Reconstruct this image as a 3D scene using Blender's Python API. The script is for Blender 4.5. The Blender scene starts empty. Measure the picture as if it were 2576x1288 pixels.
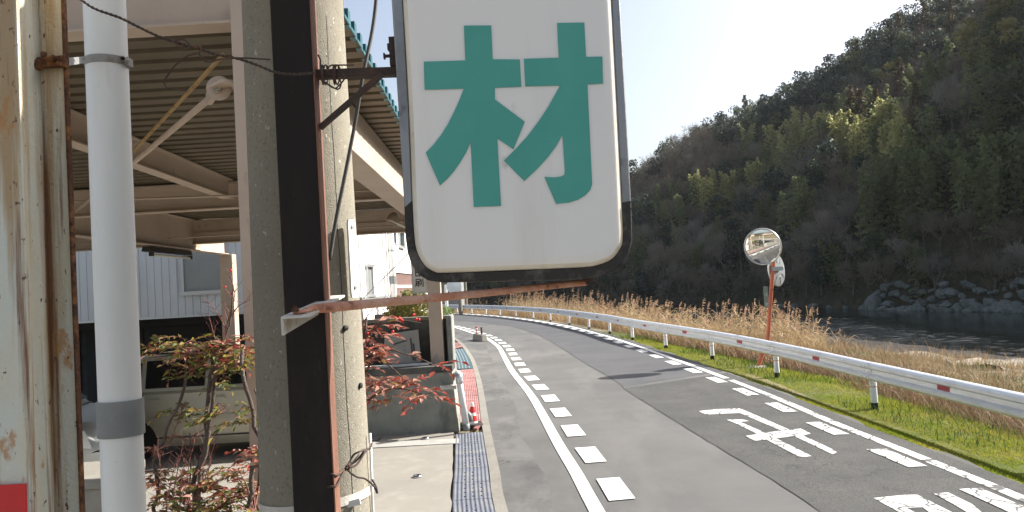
import bpy, math, random
import numpy as np
from mathutils import Vector, Matrix
rnd = random.Random(7); nr = np.random.default_rng(7)
scene = bpy.context.scene; COL = scene.collection
rad = math.radians

# ------------------------------------------------------------------ camera
FPX, CAMH = 1946.0, 2.25                       # focal length in units of a 2576 wide picture
_th, _p = math.atan(.058), math.atan(.0369)
_F = Vector((0, math.cos(_p), math.sin(_p))); _U0 = Vector((0, -math.sin(_p), math.cos(_p))); _R0 = Vector((1, 0, 0))
_R = _R0*math.cos(_th) - _U0*math.sin(_th); _U = _R0*math.sin(_th) + _U0*math.cos(_th)
CAM = Vector((0, 0, CAMH))
cam = bpy.data.cameras.new('camera'); camo = bpy.data.objects.new('camera', cam); COL.objects.link(camo)
cam.sensor_width = 36; cam.lens = 36*FPX/2576; cam.clip_end = 3000; cam.clip_start = .05
camo.matrix_world = Matrix(((_R.x, _U.x, -_F.x, 0), (_R.y, _U.y, -_F.y, 0), (_R.z, _U.z, -_F.z, CAMH), (0, 0, 0, 1)))
scene.camera = camo
def ray(x, y): return _F + _R*((x-1288)/FPX) - _U*((y-644)/FPX)
def gnd(x, y, z=0.0):                          # where a line of sight meets the level z
    r = ray(x, y); return CAM + r*((z-CAMH)/r.z)
def at(x, y, Y):                               # where a line of sight meets the depth Y
    r = ray(x, y); return CAM + r*(Y/r.y)
def pix(P):
    d = Vector(P)-CAM; z = d.dot(_F)
    return (1288+FPX*d.dot(_R)/z, 644-FPX*d.dot(_U)/z)

# ------------------------------------------------------------------ light
SUN_AZ, SUN_EL = rad(69), rad(35.5)              # azimuth from +Y towards +X
w = bpy.data.worlds.new('World'); scene.world = w; w.use_nodes = True
nt = w.node_tree; bg = nt.nodes['Background']
sky = nt.nodes.new('ShaderNodeTexSky'); sky.sky_type = 'NISHITA'; sky.sun_disc = False
sky.sun_elevation = SUN_EL; sky.sun_rotation = SUN_AZ
sky.air_density = 1.0; sky.dust_density = 4.0; sky.ozone_density = 1.0; sky.altitude = 50
hs = nt.nodes.new('ShaderNodeHueSaturation'); hs.inputs['Saturation'].default_value = .75
nt.links.new(sky.outputs[0], hs.inputs['Color']); nt.links.new(hs.outputs[0], bg.inputs[0]); bg.inputs[1].default_value = 0.1
sl = bpy.data.lights.new('sun', 'SUN'); sl.energy = 5.0; sl.angle = rad(.5); sl.color = (1, .95, .87)
so = bpy.data.objects.new('sun', sl); COL.objects.link(so)
sd = Vector((math.sin(SUN_AZ)*math.cos(SUN_EL), math.cos(SUN_AZ)*math.cos(SUN_EL), math.sin(SUN_EL)))
so.rotation_euler = sd.to_track_quat('Z', 'Y').to_euler(); so.location = (40, 10, 60)
scene.view_settings.view_transform = 'Standard'; scene.view_settings.look = 'None'
scene.view_settings.gamma = 1; scene.view_settings.exposure = 1.18
try: scene.view_settings.use_curve_mapping = False
except Exception: pass
scene.cycles.max_bounces = 6; scene.cycles.transparent_max_bounces = 8
scene.cycles.caustics_reflective = False; scene.cycles.caustics_refractive = False

# ------------------------------------------------------------------ helpers
class MB:
    def __init__(s): s.v = []; s.f = []; s.m = []
    def add(s, vs, fs, mi=0):
        o = len(s.v); s.v += [tuple(a) for a in vs]
        s.f += [tuple(i+o for i in a) for a in fs]; s.m += [mi]*len(fs)
        return s
    def hexa(s, p, mi=0):                      # 8 corners: bottom 4, top 4 (same winding)
        return s.add(p, [(3,2,1,0),(4,5,6,7),(0,1,5,4),(1,2,6,5),(2,3,7,6),(3,0,4,7)], mi)
    def box(s, a, b, mi=0):
        x0,y0,z0 = a; x1,y1,z1 = b
        x0,x1 = min(x0,x1),max(x0,x1); y0,y1 = min(y0,y1),max(y0,y1); z0,z1 = min(z0,z1),max(z0,z1)
        return s.hexa([(x0,y0,z0),(x1,y0,z0),(x1,y1,z0),(x0,y1,z0),(x0,y0,z1),(x1,y0,z1),(x1,y1,z1),(x0,y1,z1)], mi)
    def bar(s, a, b, wx, wz, mi=0, up=(0,0,1)): # rectangular bar from a to b
        a = Vector(a); b = Vector(b); d = (b-a).normalized(); u = Vector(up)
        if abs(d.dot(u)) > .98: u = Vector((0,1,0))
        x = d.cross(u).normalized(); z = x.cross(d).normalized()
        q = []
        for c in (a, b):
            q += [c-x*wx/2-z*wz/2, c+x*wx/2-z*wz/2, c+x*wx/2+z*wz/2, c-x*wx/2+z*wz/2]
        return s.hexa([q[0],q[1],q[2],q[3],q[4],q[5],q[6],q[7]], mi)
    def tube(s, pts, r, n=8, mi=0, caps=True, flat=1.0):
        pts = [Vector(p) for p in pts]; k = len(pts); rs = r if hasattr(r, '__len__') else [r]*k
        vs = []; x = None
        for i, p in enumerate(pts):
            d = (pts[min(i+1,k-1)]-pts[max(i-1,0)]).normalized()
            if x is None:
                u = Vector((0,0,1)) if abs(d.z) < .9 else Vector((0,1,0)); x = d.cross(u).normalized()
            else:
                x = (x - d*x.dot(d)).normalized()
            y = d.cross(x)
            for j in range(n):
                a = 2*math.pi*j/n; vs.append(p + (x*math.cos(a)+y*math.sin(a)*flat)*rs[i])
        fs = []
        for i in range(k-1):
            for j in range(n):
                fs.append((i*n+j, i*n+(j+1)%n, (i+1)*n+(j+1)%n, (i+1)*n+j))
        if caps: fs += [tuple(range(n-1,-1,-1)), tuple((k-1)*n+j for j in range(n))]
        return s.add(vs, fs, mi)
    def prism(s, poly, vec, mi=0, mside=None):  # polygon (list of 3D points) pushed along vec
        n = len(poly); vec = Vector(vec); a = [Vector(p) for p in poly]; b = [p+vec for p in a]
        s.add(a+b, [tuple(range(n-1,-1,-1)), tuple(range(n, 2*n))], mi)
        return s.add(a+b, [(i,(i+1)%n,n+(i+1)%n,n+i) for i in range(n)], mi if mside is None else mside)
    def sheet(s, L, Rr, mi=0):                  # strip between two equal long polylines
        n = len(L)
        return s.add(list(L)+list(Rr), [(i, n+i, n+i+1, i+1) for i in range(n-1)], mi)
    def loops(s, loops, mi=0, close=True):      # skin between loops of equal count
        n = len(loops[0]); vs = [p for l in loops for p in l]; fs = []
        for i in range(len(loops)-1):
            for j in range(n if close else n-1):
                fs.append((i*n+j, i*n+(j+1)%n, (i+1)*n+(j+1)%n, (i+1)*n+j))
        return s.add(vs, fs, mi)
    def lathe(s, prof, c, axis=(0,0,1), n=20, mi=0):   # prof = [(r, h)]
        ax = Vector(axis).normalized(); u = Vector((1,0,0)) if abs(ax.x) < .9 else Vector((0,1,0))
        x = ax.cross(u).normalized(); y = ax.cross(x); c = Vector(c)
        return s.loops([[c+ax*h+(x*math.cos(2*math.pi*j/n)+y*math.sin(2*math.pi*j/n))*r for j in range(n)] for r, h in prof], mi)
    def build(s, name, mats, parent=None, smooth=False, bevel=0, recalc=True, **props):
        me = bpy.data.meshes.new(name)
        off = wloc(parent)
        me.from_pydata([(a[0]-off.x, a[1]-off.y, a[2]-off.z) for a in s.v], [], s.f)
        mats = mats if isinstance(mats, (list, tuple)) else [mats]
        for m in mats: me.materials.append(m)
        if len(mats) > 1: me.polygons.foreach_set('material_index', s.m)
        if recalc:
            import bmesh
            bm = bmesh.new(); bm.from_mesh(me); bmesh.ops.recalc_face_normals(bm, faces=bm.faces); bm.to_mesh(me); bm.free()
        if smooth:
            me.polygons.foreach_set('use_smooth', [True]*len(me.polygons))
        me.update()
        o = bpy.data.objects.new(name, me); COL.objects.link(o)
        if parent is not None: o.parent = parent
        if smooth == 'auto':
            try: me.set_sharp_from_angle(angle=rad(35))
            except Exception: pass
        if bevel:
            b = o.modifiers.new('bevel', 'BEVEL'); b.width = bevel; b.segments = 2; b.limit_method = 'ANGLE'; b.angle_limit = rad(40)
        for k, v in props.items(): o[k] = v
        return o
def wloc(o):
    v = Vector((0,0,0))
    while o is not None: v = v+o.location; o = o.parent
    return v
def thing(name, label, cat, loc=(0,0,0), group=None):
    o = bpy.data.objects.new(name, None); COL.objects.link(o); o.location = loc; o.empty_display_size = .2
    return tag(o, label, cat, group)
def tag(o, label, cat, group=None, kind=None):
    o['label'] = label; o['category'] = cat
    if group: o['group'] = group
    if kind: o['kind'] = kind
    return o
def struct(o): o['kind'] = 'structure'; return o
def raw(name, V, Fq, mats, parent=None, mi=None, **props):   # numpy verts (n,3), faces (m,k)
    V = np.asarray(V, np.float32); Fq = np.asarray(Fq, np.int32); k = Fq.shape[1]
    off = wloc(parent); V = V - np.array(off, np.float32)
    me = bpy.data.meshes.new(name); me.vertices.add(len(V)); me.vertices.foreach_set('co', V.ravel())
    me.loops.add(Fq.size); me.loops.foreach_set('vertex_index', Fq.ravel())
    me.polygons.add(len(Fq)); me.polygons.foreach_set('loop_start', np.arange(0, Fq.size, k, dtype=np.int32))
    for m in (mats if isinstance(mats, (list, tuple)) else [mats]): me.materials.append(m)
    if mi is not None: me.polygons.foreach_set('material_index', np.asarray(mi, np.int32))
    me.update(calc_edges=True); me.validate()
    if name.startswith('_'): return me
    o = bpy.data.objects.new(name, me); COL.objects.link(o)
    if parent is not None: o.parent = parent
    for k2, v in props.items(): o[k2] = v
    return o
def smooth_line(pts, step):                     # Catmull-Rom through points, resampled evenly
    P = np.array([tuple(p) for p in pts], float); P = np.vstack([2*P[0]-P[1], P, 2*P[-1]-P[-2]]); out = []
    for i in range(1, len(P)-2):
        a, b, c, d = P[i-1:i+3]
        for t in np.linspace(0, 1, 24, endpoint=False):
            out.append(.5*((2*b)+(c-a)*t+(2*a-5*b+4*c-d)*t*t+(3*b-a-3*c+d)*t**3))
    out.append(P[-2]); out = np.array(out)
    L = np.r_[0, np.cumsum(np.linalg.norm(np.diff(out, axis=0), axis=1))]
    n = max(2, int(round(L[-1]/step))+1); s = np.linspace(0, L[-1], n)
    return np.stack([np.interp(s, L, out[:, k]) for k in range(P.shape[1])], 1)
def normals2(P):                                # unit normal to the right of travel
    T = np.gradient(P[:, :2], axis=0); T /= np.linalg.norm(T, axis=1)[:, None]
    return np.stack([T[:, 1], -T[:, 0]], 1)

# ------------------------------------------------------------------ materials
def mat(name, col, rough=.7, metal=0., layers=(), bump=0., bscale=40., spec=.4, transl=0., rand=0., coat=0., bdetail=6):
    """layers: (colour, noise scale, lo, hi, stretch xyz, strength)"""
    m = bpy.data.materials.new(name); m.use_nodes = True; nt = m.node_tree; N = nt.nodes; L = nt.links
    b = N['Principled BSDF']; b.inputs['Roughness'].default_value = rough; b.inputs['Metallic'].default_value = metal
    b.inputs['Specular IOR Level'].default_value = spec
    if coat: b.inputs['Coat Weight'].default_value = coat; b.inputs['Coat Roughness'].default_value = .08
    tc = N.new('ShaderNodeTexCoord')
    rgb = N.new('ShaderNodeRGB'); rgb.outputs[0].default_value = (*col, 1); cur = rgb.outputs[0]
    for i, ly in enumerate(layers):
        c2, sc, lo, hi = ly[:4]; st = ly[4] if len(ly) > 4 else (1,1,1); amt = ly[5] if len(ly) > 5 else 1.
        mp = N.new('ShaderNodeMapping'); mp.inputs['Scale'].default_value = st; mp.inputs['Location'].default_value = (i*3.7, i*1.3, i*2.1)
        L.new(tc.outputs['Object'], mp.inputs[0])
        nz = N.new('ShaderNodeTexNoise'); nz.inputs['Scale'].default_value = sc; nz.inputs['Detail'].default_value = 7; nz.inputs['Roughness'].default_value = .62
        L.new(mp.outputs[0], nz.inputs['Vector'])
        mr = N.new('ShaderNodeMapRange'); mr.inputs[1].default_value = lo; mr.inputs[2].default_value = hi; mr.inputs[4].default_value = amt
        L.new(nz.outputs[0], mr.inputs[0])
        mx = N.new('ShaderNodeMix'); mx.data_type = 'RGBA'; L.new(mr.outputs[0], mx.inputs[0]); L.new(cur, mx.inputs[6]); mx.inputs[7].default_value = (*c2, 1)
        cur = mx.outputs[2]
    if rand:
        oi = N.new('ShaderNodeObjectInfo'); ge = N.new('ShaderNodeNewGeometry')
        ad = N.new('ShaderNodeMath'); ad.operation = 'ADD'; L.new(oi.outputs['Random'], ad.inputs[0]); L.new(ge.outputs['Random Per Island'], ad.inputs[1])
        mr = N.new('ShaderNodeMapRange'); mr.inputs[1].default_value = 0; mr.inputs[2].default_value = 2; mr.inputs[3].default_value = 1-rand; mr.inputs[4].default_value = 1+rand
        L.new(ad.outputs[0], mr.inputs[0])
        hs = N.new('ShaderNodeHueSaturation'); L.new(cur, hs.inputs['Color']); L.new(mr.outputs[0], hs.inputs['Value'])
        mr2 = N.new('ShaderNodeMapRange'); mr2.inputs[3].default_value = .5-.035*rand; mr2.inputs[4].default_value = .5+.035*rand
        L.new(ge.outputs['Random Per Island'], mr2.inputs[0]); L.new(mr2.outputs[0], hs.inputs['Hue'])
        cur = hs.outputs[0]
    L.new(cur, b.inputs['Base Color'])
    if bump:
        nz = N.new('ShaderNodeTexNoise'); nz.inputs['Scale'].default_value = bscale; nz.inputs['Detail'].default_value = bdetail
        L.new(tc.outputs['Object'], nz.inputs['Vector'])
        bp = N.new('ShaderNodeBump'); bp.inputs['Strength'].default_value = bump; bp.inputs['Distance'].default_value = .02
        L.new(nz.outputs[0], bp.inputs['Height']); L.new(bp.outputs[0], b.inputs['Normal'])
    if transl:
        out = N['Material Output']; tr = N.new('ShaderNodeBsdfTranslucent'); L.new(cur, tr.inputs[0])
        ms = N.new('ShaderNodeMixShader'); ms.inputs[0].default_value = transl
        L.new(b.outputs[0], ms.inputs[1]); L.new(tr.outputs[0], ms.inputs[2]); L.new(ms.outputs[0], out.inputs[0])
    return m
def cracked(m, scale, width, col, dist=.35, gate=(.5,.56), gscale=.5):
    """adds thin dark cracks (Voronoi cell borders) to a mat()"""
    nt = m.node_tree; N = nt.nodes; L = nt.links; b = N['Principled BSDF']
    src = b.inputs['Base Color'].links[0].from_socket
    tc = N.new('ShaderNodeTexCoord'); nz = N.new('ShaderNodeTexNoise'); nz.inputs['Scale'].default_value = 3; nz.inputs['Detail'].default_value = 6
    L.new(tc.outputs['Object'], nz.inputs['Vector'])
    vm = N.new('ShaderNodeVectorMath'); vm.operation = 'SCALE'; vm.inputs['Scale'].default_value = dist; L.new(nz.outputs['Color'], vm.inputs[0])
    va = N.new('ShaderNodeVectorMath'); va.operation = 'ADD'; L.new(tc.outputs['Object'], va.inputs[0]); L.new(vm.outputs[0], va.inputs[1])
    vo = N.new('ShaderNodeTexVoronoi'); vo.feature = 'DISTANCE_TO_EDGE'; vo.inputs['Scale'].default_value = scale; L.new(va.outputs[0], vo.inputs['Vector'])
    mr = N.new('ShaderNodeMapRange'); mr.inputs[1].default_value = width*.4; mr.inputs[2].default_value = width; mr.inputs[3].default_value = 1; mr.inputs[4].default_value = 0
    L.new(vo.outputs['Distance'], mr.inputs[0])
    n2 = N.new('ShaderNodeTexNoise'); n2.inputs['Scale'].default_value = gscale; n2.inputs['Detail'].default_value = 3; L.new(tc.outputs['Object'], n2.inputs['Vector'])
    g = N.new('ShaderNodeMapRange'); g.inputs[1].default_value = gate[0]; g.inputs[2].default_value = gate[1]; L.new(n2.outputs[0], g.inputs[0])
    mu = N.new('ShaderNodeMath'); mu.operation = 'MULTIPLY'; L.new(mr.outputs[0], mu.inputs[0]); L.new(g.outputs[0], mu.inputs[1])
    mx = N.new('ShaderNodeMix'); mx.data_type = 'RGBA'; L.new(mu.outputs[0], mx.inputs[0]); L.new(src, mx.inputs[6]); mx.inputs[7].default_value = (*col, 1)
    L.new(mx.outputs[2], b.inputs['Base Color']); return m
M = {}
M['asphalt'] = mat('asphalt', (.134,.132,.129), .9, layers=[((.1,.1,.099), .35, .38, .62), ((.175,.17,.162), 1.3, .5, .75, (1,.25,1), .6), ((.085,.085,.085), 95, .52, .62, (1,1,1), .6), ((.24,.24,.23), 120, .62, .7, (1,1,1), .6)], bump=.25, bscale=220, spec=.25)
M['asphalt_new'] = mat('asphalt_new', (.078,.08,.086), .85, layers=[((.1,.1,.104), .5, .4, .65), ((.05,.05,.055), 170, .5, .62, (1,1,1), .6), ((.15,.15,.15), 230, .62, .7, (1,1,1), .5)], bump=.3, bscale=240, spec=.25)
M['asphalt_old'] = cracked(cracked(mat('asphalt_old', (.085,.085,.083), .92, layers=[((.112,.11,.105), .8, .42, .65), ((.07,.07,.07), 2.6, .52, .7, (1,.5,1), .6), ((.035,.035,.035), 75, .5, .6, (1,1,1), .8), ((.24,.235,.22), 95, .6, .67, (1,1,1), .85)], bump=.5, bscale=160, spec=.2), .45, .005, (.045,.045,.045), 1.6, (.44,.52), .7), .17, .003, (.04,.04,.04), 2.2, (.3,.4), .4)
M['asphalt_side'] = cracked(mat('asphalt_side', (.12,.119,.118), .92, layers=[((.165,.163,.158), .6, .42, .62), ((.075,.075,.075), 2.2, .5, .68, (1,.4,1), .7), ((.06,.06,.06), 150, .52, .62, (1,1,1), .6)], bump=.35, bscale=180, spec=.2), .4, .006, (.04,.04,.04), 1.2, (.35,.5), .4)
M['line_white'] = mat('line_white', (.74,.74,.72), .7, layers=[((.55,.55,.53), 6, .46, .68, (1,1,1), .8), ((.25,.25,.25), 45, .6, .68, (1,1,1), .7)], bump=.2, bscale=120)
M['line_worn'] = cracked(mat('line_worn', (.66,.655,.63), .8, layers=[((.42,.41,.39), 8, .46, .68, (1,1,1), .8), ((.12,.12,.12), 36, .56, .64, (1,1,1), .9)], bump=.3, bscale=90), 3.0, .05, (.085,.085,.085), .35, (.24,.36), 1.5)
M['concrete'] = mat('concrete', (.275,.26,.23), .9, layers=[((.245,.232,.208), 1.1, .42, .66), ((.34,.325,.29), 3, .5, .7, (1,1,1), .7), ((.24,.23,.2), 45, .6, .72, (1,1,1), .5), ((.2,.19,.17), .6, .62, .75, (1,1,1), .5)], bump=.25, bscale=90, spec=.2)
M['kerb'] = mat('kerb', (.24,.23,.205), .95, layers=[((.2,.19,.17), 2.5, .42, .65), ((.13,.12,.11), 30, .55, .7, (1,1,1), .7), ((.4,.38,.34), 80, .58, .68, (1,1,1), .6)], bump=.5, bscale=70, spec=.2)
M['wall_lower'] = mat('wall_lower', (.30,.31,.285), .9, layers=[((.2,.205,.185), 1.6, .4, .65), ((.1,.105,.1), 3.5, .54, .72, (1,1,.35), .9), ((.36,.37,.34), .9, .5, .7, (1,1,1), .7), ((.08,.08,.075), 14, .63, .72, (1,1,1), .6)], bump=.25, bscale=40, spec=.2)
M['wall_dark'] = mat('wall_dark', (.085,.085,.08), .95, layers=[((.16,.16,.15), 2, .45, .7), ((.04,.04,.04), 5, .5, .7, (1,1,.4), .8)], bump=.4, bscale=50, spec=.2)
M['pole'] = mat('pole', (.27,.25,.205), .9, layers=[((.215,.2,.16), 2, .42, .62, (1,1,.5)), ((.15,.138,.11), 90, .54, .66, (1,1,1), .7), ((.5,.47,.40), 75, .63, .67, (1,1,.6), .9), ((.34,.33,.2), 3.5, .55, .75, (1,1,.4), .3)], bump=.3, bscale=320, spec=.2)
M['dark_steel'] = mat('dark_steel', (.05,.034,.028), .75, layers=[((.12,.055,.035), 6, .5, .75, (1,1,.2), .7), ((.03,.022,.02), 18, .5, .7, (1,1,1), .8)], bump=.2, bscale=90)
M['post_brown'] = mat('post_brown', (.2,.095,.062), .75, layers=[((.3,.2,.17), 7, .56, .7, (1,1,.3), .8), ((.12,.055,.04), 14, .45, .65, (1,1,.4), .8)], bump=.2, bscale=90)  # side of the sign post, sunlight put into the brown
M['post_dark'] = mat('post_dark', (.017,.014,.013), .8, layers=[((.035,.024,.019), 8, .5, .72, (1,1,.3), .8), ((.07,.045,.035), 45, .66, .72, (1,1,.25), .6)], bump=.15, bscale=80, spec=.25)  # front of the same post, its shade painted in as near black
M['rust_pipe'] = mat('rust_pipe', (.44,.19,.115), .7, layers=[((.54,.33,.24), 14, .45, .62), ((.13,.05,.03), 28, .56, .68, (1,1,1), .85), ((.5,.33,.26), 40, .6, .7, (1,1,1), .5)], bump=.35, bscale=120)
M['rust'] = mat('rust', (.10,.05,.03), .9, layers=[((.26,.12,.05), 25, .45, .65), ((.05,.025,.018), 50, .5, .65)], bump=.6, bscale=80, spec=.2)
M['wire'] = mat('wire', (.06,.045,.04), .75, layers=[((.14,.07,.045), 30, .5, .7)], spec=.3)
M['cable'] = mat('cable', (.1,.097,.092), .6, spec=.4)
M['rusty_paint'] = mat('rusty_paint', (.52,.57,.55), .6, layers=[
    ((.55,.48,.33), 3.0, .42, .62, (1,1,.35), .85), ((.33,.21,.09), 11, .50, .63, (1.8,1.8,.08), .85), ((.16,.07,.03), 20, .55, .63, (1.5,1.5,.05), .95),
    ((.36,.18,.06), 16, .62, .68, (1,1,.5), .8), ((.2,.1,.04), 2.2, .56, .66, (2.2,1,.25), .6), ((.10,.045,.025), 70, .63, .67, (1,1,.6), 1)], bump=.25, bscale=90)
M['galv'] = mat('galv', (.42,.42,.41), .45, .6, layers=[((.28,.27,.25), 8, .5, .7)])
M['bracket_paint'] = mat('bracket_paint', (.5,.48,.44), .55, layers=[((.34,.25,.18), 16, .55, .68), ((.62,.61,.58), 9, .5, .7)], bump=.15, bscale=80)
M['clamp'] = mat('clamp', (.30,.285,.265), .6, .3, layers=[((.2,.16,.13), 20, .52, .7)])
M['pvc'] = mat('pvc', (.78,.79,.78), .42, layers=[((.63,.635,.62), 2, .45, .7, (1,1,.2)), ((.55,.53,.48), 9, .6, .74, (1,1,.18), .5), ((.3,.29,.26), 40, .68, .73, (1,1,.7), .5)], spec=.45)
M['pvc_grey'] = mat('pvc_grey', (.215,.225,.23), .5, layers=[((.27,.28,.28), 6, .5, .7)])
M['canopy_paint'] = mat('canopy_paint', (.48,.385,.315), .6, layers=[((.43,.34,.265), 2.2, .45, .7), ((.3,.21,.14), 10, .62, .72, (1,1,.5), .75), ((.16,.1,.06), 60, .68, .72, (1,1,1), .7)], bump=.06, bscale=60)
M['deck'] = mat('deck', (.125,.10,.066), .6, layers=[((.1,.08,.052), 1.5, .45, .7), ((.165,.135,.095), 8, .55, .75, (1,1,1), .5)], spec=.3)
M['deck_teal'] = mat('deck_teal', (.012,.085,.105), .45, layers=[((.03,.13,.15), 10, .5, .7)])
M['siding'] = mat('siding', (.52,.55,.565), .5, layers=[((.45,.47,.48), 1.6, .45, .7, (1,1,.3)), ((.4,.41,.4), 5, .62, .78, (1,1,.2), .5)], spec=.4)
M['white_wall'] = mat('white_wall', (.78,.77,.75), .75, layers=[((.68,.67,.64), 1.2, .5, .7, (1,1,.4), .6), ((.5,.49,.46), 9, .66, .76, (1,1,.3), .5)], bump=.1, bscale=30)
M['dark_wall'] = mat('dark_wall', (.055,.056,.06), .85, layers=[((.035,.035,.04), 1.2, .45, .65, (.3,1,2))])  # shade under the building carried by the wall colour
M['glass_dark'] = mat('glass_dark', (.06,.075,.08), .08, spec=.6)
M['glass_car'] = mat('glass_car', (.012,.013,.014), .05, spec=.5)
M['frost'] = mat('frost', (.25,.27,.265), .3, layers=[((.2,.22,.22), .9, .4, .7)], spec=.6)
M['alu'] = mat('alu', (.5,.52,.53), .4, .7)
M['alu_frame'] = mat('alu_frame', (.30,.305,.315), .42, .75, layers=[((.17,.165,.16), 4, .48, .68, (1,1,.6)), ((.06,.055,.05), 12, .6, .74, (1,1,1), .9)], bump=.08, bscale=60)
M['sign_white'] = mat('sign_white', (.78,.76,.735), .32, layers=[((.76,.74,.715), 2.5, .45, .7), ((.6,.57,.52), 7, .55, .75, (1,1,.12), .45), ((.42,.39,.35), 11, .68, .76, (1,1,.6), .55)], spec=.45)
M['sign_edge'] = mat('sign_edge', (.72,.68,.60), .4, layers=[((.50,.42,.30), 5, .44, .66, (1,1,.7), .75), ((.2,.17,.13), 26, .62, .74, (1,1,.7), .6)])
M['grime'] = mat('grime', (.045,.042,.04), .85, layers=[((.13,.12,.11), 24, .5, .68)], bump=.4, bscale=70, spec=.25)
M['teal'] = mat('teal', (.075,.335,.285), .5, layers=[((.09,.36,.31), 4, .45, .7)], spec=.3)
M['black'] = mat('black', (.012,.012,.013), .6)
M['rubber'] = mat('rubber', (.02,.02,.02), .85, layers=[((.05,.045,.04), 20, .5, .7)])
M['rail'] = mat('rail', (.70,.715,.73), .42, .25, layers=[((.56,.57,.57), 2.5, .48, .7, (1,1,3), .7), ((.40,.385,.35), 13, .6, .72, (1,1,2), .6), ((.3,.25,.2), 40, .68, .74, (1,1,1), .6)], spec=.5)
M['post_white'] = mat('post_white', (.74,.75,.75), .5, layers=[((.55,.54,.5), 9, .58, .75)])
M['orange'] = mat('orange', (.5,.22,.06), .5)
M['red_refl'] = mat('red_refl', (.36,.025,.035), .35)
M['red'] = mat('red', (.52,.02,.022), .45, layers=[((.42,.02,.02), 6, .5, .7)])
M['orange_pole'] = mat('orange_pole', (.52,.135,.07), .55, layers=[((.43,.13,.08), 5, .48, .7, (1,1,.4)), ((.3,.15,.1), 18, .64, .74, (1,1,1), .6)])
M['mirror'] = mat('mirror', (.74,.73,.70), .03, 1.0)
M['mirror_rim'] = mat('mirror_rim', (.5,.5,.48), .35, .6)
M['mirror_back'] = mat('mirror_back', (.42,.46,.48), .35, .5)
M['car_beige'] = mat('car_beige', (.43,.405,.32), .3, .25, coat=.7, layers=[((.40,.375,.3), 1.5, .5, .7)])
M['car_silver'] = mat('car_silver', (.42,.46,.48), .3, .5, coat=.6)
M['lamp_clear'] = mat('lamp_clear', (.6,.65,.68), .12, .5)
M['lamp_red'] = mat('lamp_red', (.35,.02,.02), .2)
M['cover_grey'] = mat('cover_grey', (.125,.137,.17), .6, layers=[((.18,.185,.2), 4, .45, .7), ((.1,.1,.11), 40, .58, .7, (1,1,1), .7), ((.28,.25,.2), 1.5, .55, .75, (1,1,1), .7)], spec=.35)
M['cover_red'] = mat('cover_red', (.27,.11,.105), .65, layers=[((.35,.2,.19), 5, .45, .65), ((.21,.06,.058), 2, .5, .7), ((.4,.33,.28), 18, .6, .72, (1,1,1), .6)])
M['grating'] = mat('grating', (.05,.115,.135), .5, .3)
M['steel_bright'] = mat('steel_bright', (.6,.59,.57), .22, 1.0)
M['bed_soil'] = mat('bed_soil', (.1,.085,.065), .95, layers=[((.05,.045,.035), 6, .4, .65)], bump=.8, bscale=25)
M['tile_brown'] = mat('tile_brown', (.16,.092,.082), .6, layers=[((.22,.14,.12), 3, .45, .7)], rand=.2)
M['tile_joint'] = mat('tile_joint', (.6,.58,.56), .8)
M['board'] = mat('board', (.36,.35,.325), .6, layers=[((.3,.29,.265), 2.2, .45, .7), ((.2,.19,.17), 12, .64, .75, (1,1,.4), .6)])
M['mark_grey'] = mat('mark_grey', (.1,.1,.1), .7)
M['mark_faint'] = mat('mark_faint', (.22,.215,.2), .7)
# ------------------------------------------------------------------ setting: terrain, river, road
RAIL = [(6.0,-8),(6.0,0.5),(6.0,4.6),(5.97,8.85),(5.90,13.08),(5.72,17.27),(5.24,21.0),(4.66,24.5),(4.2,28.1),(3.86,32.2),(3.36,35.9),(2.74,40.2),(1.99,44.5),(1.11,48.4),(.05,52.5),(-1.1,56.6),(-2.3,60.3),(-3.6,64),(-5.1,67.8),(-6.8,71.6),(-8.6,75.2),(-14,84),(-24,97),(-60,135),(-200,250)]
_rail = smooth_line(RAIL, .4)
def side(X, Y):                                 # signed distance to the guardrail line, + on the river side
    X = np.asarray(X, float).ravel(); Y = np.asarray(Y, float).ravel(); out = np.empty(len(X))
    a = _rail[:-1]; d = np.diff(_rail, axis=0); L2 = (d**2).sum(1)
    for i in range(0, len(X), 4000):
        p = np.stack([X[i:i+4000], Y[i:i+4000]], 1)[:, None, :]-a[None]
        t = np.clip((p*d).sum(2)/L2, 0, 1); q = p-t[..., None]*d; D = np.sqrt((q**2).sum(2)); k = D.argmin(1); r = np.arange(len(k))
        cr = d[k,0]*q[r,k,1]-d[k,1]*q[r,k,0]
        out[i:i+4000] = np.where(cr < 0, D[r,k], -D[r,k])
    return out
def rbase(Y): return np.interp(Y, [13,17.3,21,24.5,28], [-.15,-.12,-.06,-.02,0])   # the verge dips below the road near the camera
def terr(s, X, Y):
    h = np.interp(s, [-1,-.2,.5,1.2,2.5,4,8,13,17,19.5,24,32,60], [-.03,-.03,-.06,-.16,-.4,-.62,-1.15,-1.95,-2.3,-2.52,-3.6,-4.5,-4.5])+rbase(Y)*np.interp(s, [-1.05,-.5,3,8], [0,1,1,0])
    wob = .10*np.sin(X*1.7+Y*.6)+.07*np.sin(Y*1.9-X*.8)+.05*np.sin(X*3.1+Y*2.7)
    return h + wob*np.clip((s-1.0)/2, 0, 1)*np.clip((24-s)/6, 0, 1)
gx = np.unique(np.r_[np.linspace(-400,-80,7), np.linspace(-80,-4,26), np.arange(-4,16,.5), np.arange(16,45,1.2), np.linspace(45,120,20), np.linspace(120,400,7)])
gy = np.unique(np.r_[np.linspace(-300,-30,6), np.arange(-30,0,3), np.arange(0,30,.6), np.arange(30,90,1.3), np.linspace(90,240,30), np.linspace(240,700,8)])
GX, GY = np.meshgrid(gx, gy); S = side(GX, GY); GZ = terr(S, GX.ravel(), GY.ravel())
ny, nx = GX.shape; idx = np.arange(nx*ny).reshape(ny, nx)
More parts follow.
